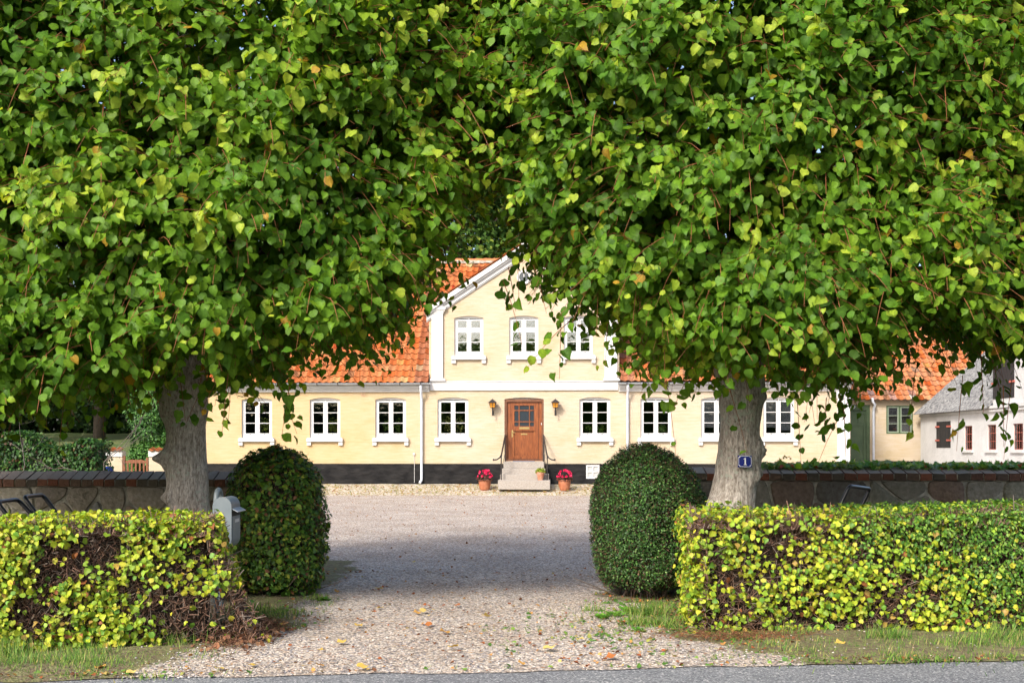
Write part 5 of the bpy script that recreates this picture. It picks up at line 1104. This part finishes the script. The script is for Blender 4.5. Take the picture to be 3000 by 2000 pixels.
q = np.array([[(2275 + 6 * i - 1500) * 13.9 / F, 13.9, H - ((1352 - 14 * math.sin(i * .32)) - CY) * 13.9 / F] for i in range(8)]) - [5, 13.8, 1.3]; s.add('ivy', q, rnd(8) * .3 + [0, -1, 0], rnd(8), .03, pal([(.3, .3, .05)], [1], 8))
s.build('foliage', mHedge, iv)

# ================================================================== background trees and shrubs
def blob_leaves(S, c, rad, n, size, cols, w, seed, hollow=.55, amp=.25):
    u = nrm(rnd(n)); b = 1 + amp * vnoise(u * 2 + seed, 1.6, seed) + amp * .5 * vnoise(u * 2 + seed, 4, seed); rr = RNG.uniform(hollow, 1, (n, 1)) ** .6
    P = u * rr * b[:, None] * np.array(rad) + np.array(c); k = vnoise(P, 1.6 / max(1, rad[0] * .35), seed + 3) > -.45; P = P[k]; u = u[k]; n = len(P)
    S.add('oval', P, u + rnd(n) * .6 + [0, 0, .5], rnd(n) - [0, 0, .4], RNG.uniform(size * .6, size * 1.4, n), pal(cols, w, n, .6, 1.4), 0, W=RNG.uniform(size * .7, size * 1.6, n))
GR1 = [(.03, .08, .02), (.055, .125, .03), (.09, .17, .035), (.22, .25, .05)]
def bgtree(name, X, Y, zb, h, rad, n, size, label, cols=GR1, w=(4, 4, 2, .6), seed=1, low=.35, group='trees behind the farmhouse', cat='tree', trunk=.35):
    t = empty(name, (X, Y, zb), 0, label=label, cat=cat, group=group)
    m = MB(); rg = random.Random(seed); m.tube([(0, 0, 0), (.1, 0, h * .3), (0, .1, h * .6), (.05, 0, h * .85)], [trunk, trunk * .8, trunk * .5, .06], 9)
    for i in range(9):
        a = rg.uniform(0, 6.28); z = h * rg.uniform(.3, .7); m.tube([(0, 0, z), (math.cos(a) * rad * .35, math.sin(a) * rad * .35, z + h * .1), (math.cos(a) * rad * .75, math.sin(a) * rad * .75, z + h * .16)], [trunk * .4, trunk * .25, .03], 6)
    m.build('trunk', mBranch, t, smooth=True)
    S = Scat(); cz = h * (low + 1) / 2; rz = h * (1 - low) / 2; k = 7
    blob_leaves(S, (0, 0, cz), (rad * .8, rad * .8, rz * .9), int(n * .4), size, cols, w, seed)
    for i in range(k):
        a = 2 * math.pi * i / k + rg.uniform(-.4, .4); f = rg.uniform(.45, .7); blob_leaves(S, (math.cos(a) * rad * f, math.sin(a) * rad * f, cz + rg.uniform(-.6, .6) * rz), (rad * .45, rad * .45, rz * .4), int(n * .6 / k), size, cols, w, seed + i)
    S.build('crown', mFar, t); return t
bgtree('broadleaf_tree', -2.6, 58, .5, 19, 5.6, 60000, .24, 'tall dark broadleaf tree rising behind the farmhouse gable', [(.05, .12, .02), (.09, .18, .03), (.26, .33, .05)], (4, 4, 1.6), seed=3, low=.2)
bgtree('broadleaf_tree', 5.5, 66, .5, 20, 6.0, 9000, .3, 'broadleaf tree beyond the gable peak, glimpsed between the lime crowns', seed=4, low=.3, w=(4, 3, 1, 1))
bgtree('broadleaf_tree', -13, 60, .5, 17, 6.5, 9000, .3, 'broadleaf tree behind the deep yellow wing of the farmhouse', seed=5, low=.15)
bgtree('broadleaf_tree', 16, 64, .5, 13, 6.0, 6000, .3, 'broadleaf tree behind the pale end of the farmhouse', seed=6, low=.15)
DK = [(.012, .035, .010), (.03, .07, .018), (.055, .105, .03), (.10, .13, .05)]
bgtree('dark_tree', -25.0, 52, 1.5, 13, 4.2, 14000, .16, 'dark garden tree above the beech hedge, sky showing beneath it', DK, (4, 4, 2, 1), 8, .05, 'dark garden trees beyond the hedge')
bgtree('dark_tree', -19.6, 54, 1.7, 14, 4.6, 26000, .17, 'dark spreading garden tree behind the white topped gate pier', DK, (4, 4, 2, .6), 9, .04, 'dark garden trees beyond the hedge', trunk=.3)
bgtree('dark_tree', -16.5, 60, 2.2, 13, 4.2, 12000, .18, 'dark garden tree above the grassy bank path', DK, (4, 4, 1, .3), 10, .04, 'dark garden trees beyond the hedge', trunk=.5)
bgtree('dark_tree', -29.5, 60, 1.2, 13, 5, 16000, .26, 'thin dark tree over the far end of the beech hedge', DK, (3, 4, 2, 1), 11, .0, 'dark garden trees beyond the hedge')
bgtree('dark_tree', -22.5, 66, 1.6, 10, 6.5, 26000, .28, 'dark undergrown tree deep in the garden shade', DK, (5, 3, 1, .2), 13, .0, 'dark garden trees beyond the hedge')
S = Scat()
for i in range(9): blob_leaves(S, (-33 + i * 2.5, 63, 3.4), (2.4, 1.6, 3.2), 4500, .3, DK, (5, 4, 1, .2), 400 + i, .5)
S.build('undergrowth', mFar, None, kind='stuff', label='dark undergrowth in the shade below the garden trees', cat='undergrowth')
t = empty('laurel_shrub', ((445 - 1500) * 45 / F, 45, .5), 0, label='tall glossy green shrub behind the garden gate and knobbly trunk', cat='shrub')
S = Scat(); blob_leaves(S, (0, 0, 2.4), (1.05, .9, 2.7), 16000, .10, [(.03, .10, .02), (.06, .17, .035), (.11, .25, .05)], (4, 4, 2), 14, .7); blob_leaves(S, (.25, -.3, .5), (1.1, .8, .9), 5000, .10, [(.05, .14, .03), (.10, .24, .04)], (3, 3), 15, .6); S.build('foliage', mGloss, t)
m = MB(); m.tube([(0, 0, -.2), (0, 0, 4)], [.1, .03], 7); m.build('trunk', mBranch, t)
hedge('beech_hedge', [(-18.5, 28.0), (-10.25, 28.0), (-10.25, 29.2), (-18.5, 29.2)], lambda x, v: 1.78 + .16 * np.sin(x * 1.3) + .1 * np.sin(x * 4), 'shady dark green beech hedge in the garden beyond the stone wall', 0,
      [dict(n=26000, leaf='oval', s=(.07, .12), dens=lambda P, N: np.clip(.7 + .6 * vnoise(P, 1.2, 31), .1, 1) * np.clip(P[:, 2] / .6, .25, 1), col=lambda P, n: pal([(.02, .07, .012), (.04, .12, .02), (.09, .18, .03), (.10, .05, .02)], [4, 4, 2, .7], n))], 5000, 73, core=mCoreG)

# ================================================================== garden gate and piers
GYY = 41.0
def gx(px): return (px - 1500) * GYY / F
def gzz(py): return H - (py - CY) * GYY / F
for (a, b, lab) in ((gx(281), gx(358), 'yellow garden wall pier with wavy white top beside the blue barrel'), (gx(436), gx(560), 'yellow garden wall with wavy white top joining the house behind the trunk')):
    t = empty('garden_wall', ((a + b) / 2, GYY, 0), 0, label=lab, cat='garden wall', group='yellow garden walls beside the gate'); w = (b - a) / 2
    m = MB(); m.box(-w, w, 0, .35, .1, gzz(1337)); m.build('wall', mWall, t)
    m = MB(); m.plate([(-w - .01, gzz(1337)), (w + .01, gzz(1337))] + [(w + .01 - (2 * w + .02) * i / 24, gzz(1326) + .03 * abs(math.sin(i * math.pi / 24 * (2 * w / .24))) + .05) for i in range(25)], [], -.03, .38); m.build('white_top', mWhite, t)
    pantiles(-w, w, -.06, gzz(1326) + .05, .42, gzz(1326) + .16, 'tile_cap', t, tw=.23, rl=.3)
gt_ = empty('garden_gate', ((gx(358) + gx(436)) / 2, GYY, 0), 0, label='low brown wooden slatted gate between the two garden walls', cat='gate'); w = (gx(436) - gx(358)) / 2
m = MB(); m.box(-w + .01, -w + .1, 0, .09, .15, gzz(1335)); m.build('post', mWoodGate, gt_); m = MB(); m.box(w - .1, w - .03, 0, .09, .15, gzz(1340)); m.build('post', mWoodGate, gt_)
m = MB(); m.box(-w + .11, w - .11, .02, .06, gzz(1356), gzz(1351)); m.box(-w + .11, w - .11, .02, .06, .3, .38)
m.plate([(-w + .11, gzz(1351) + .001), (w - .11, gzz(1351) + .001), (w - .11, gzz(1350)), (.2, gzz(1346)), (-.2, gzz(1346)), (-w + .11, gzz(1350))], [], .022, .058)
for i in range(5): x = -w + .16 + i * (2 * w - .38) / 4; m.box(x, x + .06, .025, .055, .381, gzz(1356) - .001)
m.build('gate_leaf', mWoodGate, gt_)
bb = empty('blue_barrel', ((315 - 1500) * 40 / F, 40, .15), 0, label='dark blue plastic barrel standing before the yellow gate pier', cat='barrel')
m = MB(); r = 17.3 * 40 / F; zt = H - (1366 - CY) * 40 / F - .15; m.lathe([(r * .9, 0), (r, .08), (r, zt * .45), (r * 1.03, zt * .5), (r, zt * .55), (r, zt - .05), (r * 1.04, zt - .04), (r * 1.04, zt), (r * .9, zt), (r * .88, zt - .1)], n=24); m.build('drum', mBlue, bb, smooth='auto')
S = Scat(); u = nrm(rnd(60)); S.add('oval', u * [.12, .12, .1] + [0, 0, zt], rnd(60) + [0, 0, 1], rnd(60), .08, pal([(.05, .15, .03)], [1], 60)); S.build('foliage', mHedge, bb)
# bare shrubs
def bare(name, px, py, Y, h, spread, seed, label, n0=5):
    base = Wp(px, py, Y); base.z = .05; t = empty(name, base, 0, label=label, cat='bare shrub', group='bare leafless shrubs'); rg = random.Random(seed); m = MB()
    def br(p, d, L, r, lv):
        pts = [p]; 
        for k in range(4): d = (d + Vector([rg.gauss(0, .16) for _ in range(3)])).normalized(); pts.append(pts[-1] + d * L / 4)
        m.tube(pts, [r, r * .85, r * .7, r * .55, r * .4], 5, caps=False)
        if lv > 0:
            for k in range(3): i = rg.choice((1, 2, 3, 4)); br(pts[i], (d + Vector([rg.gauss(0, .6) for _ in range(3)])).normalized(), L * rg.uniform(.45, .7), r * .5, lv - 1)
    for i in range(n0): br(Vector((rg.uniform(-.1, .1), 0, 0)), Vector((rg.uniform(-1, 1) * spread, rg.uniform(-.3, .3), 1)).normalized(), h * rg.uniform(.6, 1), .014, 3)
    m.build('branches', M("grey_twig", (.17, .14, .125), .8), t)
bare('bare_shrub', 300, 1382, 18, 1.55, 1.1, 3, 'bare pale branched shrub behind the boulder wall near the gate', 5); bare('bare_shrub', 668, 1380, 15, 1.15, .25, 5, 'small bare twig poking over the wall beside the knobbly trunk', 2)

# ================================================================== grass, weeds, litter
S = Scat()  # unseen tree row added behind the camera to darken window reflections
for i in range(26):
    blob_leaves(S, (-75 + i * 6 + RNG.uniform(-1.5, 1.5), -26 + RNG.uniform(-3, 3), 4.5), (4.4, 3.2, RNG.uniform(4.5, 9)), 1500, .5, GR1, (4, 4, 2, .4), 300 + i, .75)
S.build('unseen_treeline', mFar, None, kind='stuff', label='unseen trees added across the road to be mirrored in the window panes', cat='trees')
m = MB(); m.box(-78, 78, -27.5, -26.5, -.05, 5.5); m.build('unseen_treeline', mCoreG, None, kind='stuff', label='dark backing box added inside the unseen trees', cat='trees')  # solid dark backing added inside the unseen row
S = Scat()
def tuft(px, py, n, h, spread, cols, w, wd=.006):
    c = GP(px, py); P = np.array(c) + np.stack([RNG.normal(0, spread, n), RNG.normal(0, spread * .8, n), np.full(n, .0)], 1); d = rnd(n) * [.5, .5, 0]; S.add('blade', P, np.stack([-d[:, 0], -d[:, 1] - .6, np.full(n, .5)], 1), d + [0, 0, 1.0], RNG.uniform(.5, 1.1, n) * h, pal(cols, w, n), 0, W=RNG.uniform(wd * .7, wd * 1.4, n))
GC = [(.10, .22, .03), (.20, .30, .05), (.06, .14, .02), (.38, .33, .13)]
for _ in range(46):
    X_ = RNG.uniform(0, 620) if RNG.random() < .5 else RNG.uniform(2150, 3000); tuft(X_, RNG.uniform(1895, 1985) if X_ < 700 else RNG.uniform(1885, 1935), 60, RNG.uniform(.04, .11), .09, GC, (4, 4, 3, 2.4))
for px, py, n, h, sp in [(15, 1930, 260, .2, .12), (0, 1960, 160, .16, .15), (70, 1950, 160, .12, .1), (150, 1945, 120, .1, .12), (215, 1950, 240, .13, .10), (260, 1925, 160, .14, .1), (300, 1955, 120, .09, .1), (340, 1935, 60, .08, .15), (470, 1895, 150, .15, .09), (520, 1890, 240, .17, .11), (580, 1885, 160, .13, .1), (440, 1930, 70, .06, .15), (640, 1900, 40, .06, .1),
                        (735, 1800, 240, .15, .1), (775, 1815, 220, .12, .13), (830, 1800, 160, .09, .16), (930, 1760, 120, .09, .08), (950, 1775, 60, .06, .1), (1870, 1830, 150, .14, .08), (1905, 1800, 260, .16, .10), (1950, 1830, 200, .10, .14), (1830, 1800, 60, .08, .12),
                        (2350, 1840, 130, .22, .07), (2330, 1860, 90, .12, .1), (2600, 1880, 260, .17, .09), (2640, 1905, 120, .09, .15), (2830, 1900, 180, .16, .12), (2930, 1880, 220, .2, .12), (2990, 1900, 140, .13, .1), (2480, 1900, 60, .08, .15), (2250, 1905, 40, .06, .2), (2120, 1920, 50, .05, .15), (2400, 1930, 80, .05, .3), (2750, 1925, 120, .06, .25), (1735, 1790, 50, .1, .06)]:
    tuft(px, py, n, h, sp, GC, (4, 4, 3, 1.6))
# low scattered weeds over the soil
n = 26000; x = RNG.uniform(-4.5, 6, n); y = RNG.uniform(7.8, 12.6, n); P = np.stack([x, y, x * 0 + .01], 1); k = (y > road_edge(x) + .02) & (RNG.random(n) < soil(P)[:, 0] * np.clip(.5 + vnoise(P, 2.0, 44), .08, 1)); P = P[k]; n = len(P)
S.add('heart', P, rnd(n) * .4 + [0, -.2, 1], rnd(n), RNG.uniform(.02, .05, n), pal([(.08, .19, .03), (.17, .30, .05), (.3, .32, .08)], [4, 3, 1], n), 0)
S.add('blade', P + rnd(n) * [.05, .05, 0], rnd(n) * .3 + [0, -1, .3], rnd(n) * .5 + [0, 0, 1], RNG.uniform(.02, .06, n), pal(GC, (3, 3, 2, 3), n), 0, W=.005)
for px, py, sz in [(1845, 1795, .10), (1800, 1805, .09), (1755, 1812, .08), (945, 1762, .08), (1870, 1850, .06)]:
    c = np.array(GP(px, py)); n = 22; a = RNG.uniform(0, 6.28, n); S.add('oval', c + rnd(n) * [.03, .03, 0] + [0, 0, .01], np.stack([np.cos(a) * -.5, np.sin(a) * -.5, np.ones(n)], 1), np.stack([np.cos(a), np.sin(a), np.full(n, .7)], 1), RNG.uniform(.6, 1.2, n) * sz, pal([(.10, .28, .03), (.18, .36, .05)], [1, 1], n))
S.build('grass', mGrass, None, kind='stuff', label='tufts of grass and low weeds along the hedge feet', cat='grass')
# small leaf litter and straw (uncountable crumbs)
S = Scat(); n = 26000; x = RNG.uniform(-4.6, 6, n); y = 7.7 + RNG.random(n) ** 1.2 * 7; P = np.stack([x, y, x * 0 + .018], 1); so_ = soil(P)[:, 0]; k = (y > road_edge(x) + .01) & (RNG.random(n) < .05 + .35 * so_); P = P[k]
n = len(P); S.add('heart', P, rnd(n) * .35 + [0, 0, 1], rnd(n), RNG.uniform(.015, .04, n), pal([(.30, .10, .04), (.42, .22, .07), (.20, .09, .05), (.50, .36, .12)], [4, 3, 3, 1], n), curl=RNG.uniform(0, 3, n))
n = 1600; P = np.stack([RNG.normal(-2.2, .13, n), RNG.normal(9.35, .33, n), RNG.random(n) * .07 + .01], 1); P = P[P[:, 0] < -1.85]; n = len(P)
S.add('heart', P[::4], rnd(len(P[::4])) * .5 + [0, -.3, 1], rnd(len(P[::4])), RNG.uniform(.02, .06, len(P[::4])), pal([(.28, .13, .07), (.40, .23, .13), (.20, .10, .06)], [4, 2, 3], len(P[::4])), curl=RNG.uniform(0, 3, len(P[::4])))
S.add('stick', P, rnd(n), rnd(n) * [1, 1, .3] + [0, 0, .25], RNG.uniform(.03, .12, n), pal([(.20, .10, .06), (.30, .18, .11), (.13, .07, .05)], [4, 2, 3], n), W=.005)
n = 700; P = np.stack([RNG.normal(1.85, .35, n), RNG.normal(9.35, .10, n), RNG.random(n) * .03 + .02], 1); S.add('stick', P, rnd(n), rnd(n) * [1, 1, .25], RNG.uniform(.03, .1, n), pal([(.20, .09, .05), (.30, .15, .08)], [1, 1], n), W=.004)
# crumbs on the far yard
n = 900; P = np.stack([RNG.uniform(-7.5, 2.6, n), 14 + RNG.random(n) ** .8 * 23, np.full(n, .035)], 1); S.add('heart', P, rnd(n) * .3 + [0, -.3, 1], rnd(n), RNG.uniform(.02, .045, n), pal([(.26, .12, .06), (.34, .2, .09), (.22, .14, .09)], [4, 2, 3], n), curl=RNG.uniform(0, 3, n))
n = 1500; P = np.stack([RNG.uniform(-10, 3, n), 37.2 + RNG.random(n) * 1.7, np.zeros(n)], 1); P[:, 2] = .05 + .29 * np.clip((P[:, 1] - (37.1 - .0384 * P[:, 0])) / 2, 0, 1); S.add('heart', P, rnd(n) * .4 + [0, -.5, 1], rnd(n), RNG.uniform(.025, .06, n), pal([(.26, .13, .05), (.32, .22, .08), (.20, .20, .05), (.40, .32, .16)], [3, 3, 3, 1], n), curl=RNG.uniform(0, 3, n))
S.build('leaf_litter', mDeadLeaf, None, kind='stuff', label='brown leaf crumbs and twigs strewn over gravel and soil', cat='leaf litter')
# loose pebbles on the drive
S = Scat(); n = 9000; x = RNG.uniform(-3.2, 3.6, n); y = 7.7 + RNG.random(n) ** 1.5 * 5; P = np.stack([x, y, x * 0], 1); k = (y > road_edge(x) - .01) & (RNG.random(n) > soil(P)[:, 0] * .93); P = P[k]; n = len(P); P[:, 2] = gz(P[:, 0], P[:, 1]) + .002
oc = np.array([(1, 0, 0), (0, 1, 0), (-1, 0, 0), (0, -1, 0), (0, 0, 1), (.6, .6, .5), (-.6, .6, .5), (-.6, -.6, .5), (.6, -.6, .5)], float); ofc = [(0, 5, 8), (1, 6, 5), (2, 7, 6), (3, 8, 7), (4, 5, 6), (4, 6, 7), (4, 7, 8), (4, 8, 5), (0, 1, 5), (1, 2, 6), (2, 3, 7), (3, 0, 8)]
sz = RNG.uniform(.004, .011, n); V = P[:, None] + oc[None] * sz[:, None, None] * RNG.uniform(.6, 1.3, (n, 9, 1)) * [1, 1, .7]; V = V.reshape(-1, 3); fcs = (np.array(ofc)[None] + (np.arange(n) * 9)[:, None, None]).reshape(-1, 3)
cc = np.repeat(pal([(.50, .45, .40), (.34, .32, .33), (.44, .33, .26), (.16, .15, .17), (.60, .56, .52)], [4, 3, 2, 1.5, 2], n), 9, 0); S.raw(V, fcs, cc); S.build('gravel', M("pebble", (1, 1, 1), .8, attr=True), None, smooth=False, kind='stuff', label='loose pebbles lying on the gravel drive', cat='gravel')
# countable fallen leaves on the drive
tv, tf, sh = leaf_tpl('lime'); lm = []
for c in ((.62, .42, .10), (.55, .30, .08), (.66, .50, .16), (.45, .16, .05)):
    m = MB(); rv = Matrix.Rotation(.3, 3, 'X'); n = m.verts([(x, y - .5, abs(z) * 1.6 + .12 + .1 * abs(x)) for x, y, z in tv]); 
    for f in tf: m.face([n + i for i in f], 0, c)
    me = bpy.data.meshes.new('fallen_leaf'); me.from_pydata(m.v, [], m.f); me.materials.append(mDeadLeaf); a = me.color_attributes.new("Col", 'FLOAT_COLOR', 'POINT'); a.data.foreach_set("color", [q for _ in m.v for q in (*c, 1)]); me.polygons.foreach_set("use_smooth", [True] * len(me.polygons)); lm.append(me)
spots = [(1060, 1964), (935, 1957), (1213, 1650), (1052, 1822), (1050, 1840), (1220, 1802), (1238, 1798), (1255, 1838), (1115, 1788), (985, 1737), (1425, 1813), (1177, 1838), (1330, 1905), (1525, 1950), (1610, 1909), (1660, 1938), (940, 1912), (1575, 1780), (1110, 1732), (1340, 1779), (830, 1836), (295, 1965), (385, 1979), (1790, 1933), (2460, 1895), (2530, 1907), (2655, 1915), (1820, 1830), (740, 1958), (550, 1970), (640, 1968), (2800, 1900), (1000, 1890), (1300, 1860), (1700, 1880)]
for i, (px, py) in enumerate(spots):
    o = bpy.data.objects.new('fallen_leaf', lm[i % 4]); col.objects.link(o); o.location = GP(px, py) + Vector((0, 0, .014)); o.rotation_euler = (random.uniform(-.25, .25), random.uniform(-.25, .25), random.uniform(0, 6.28)); s_ = random.uniform(.05, .095); o.scale = (s_, s_, s_ * 1.2)
    tag(o, 'curled yellow or brown fallen lime leaf lying on the ground', 'fallen leaf', 'fallen leaves on the drive')
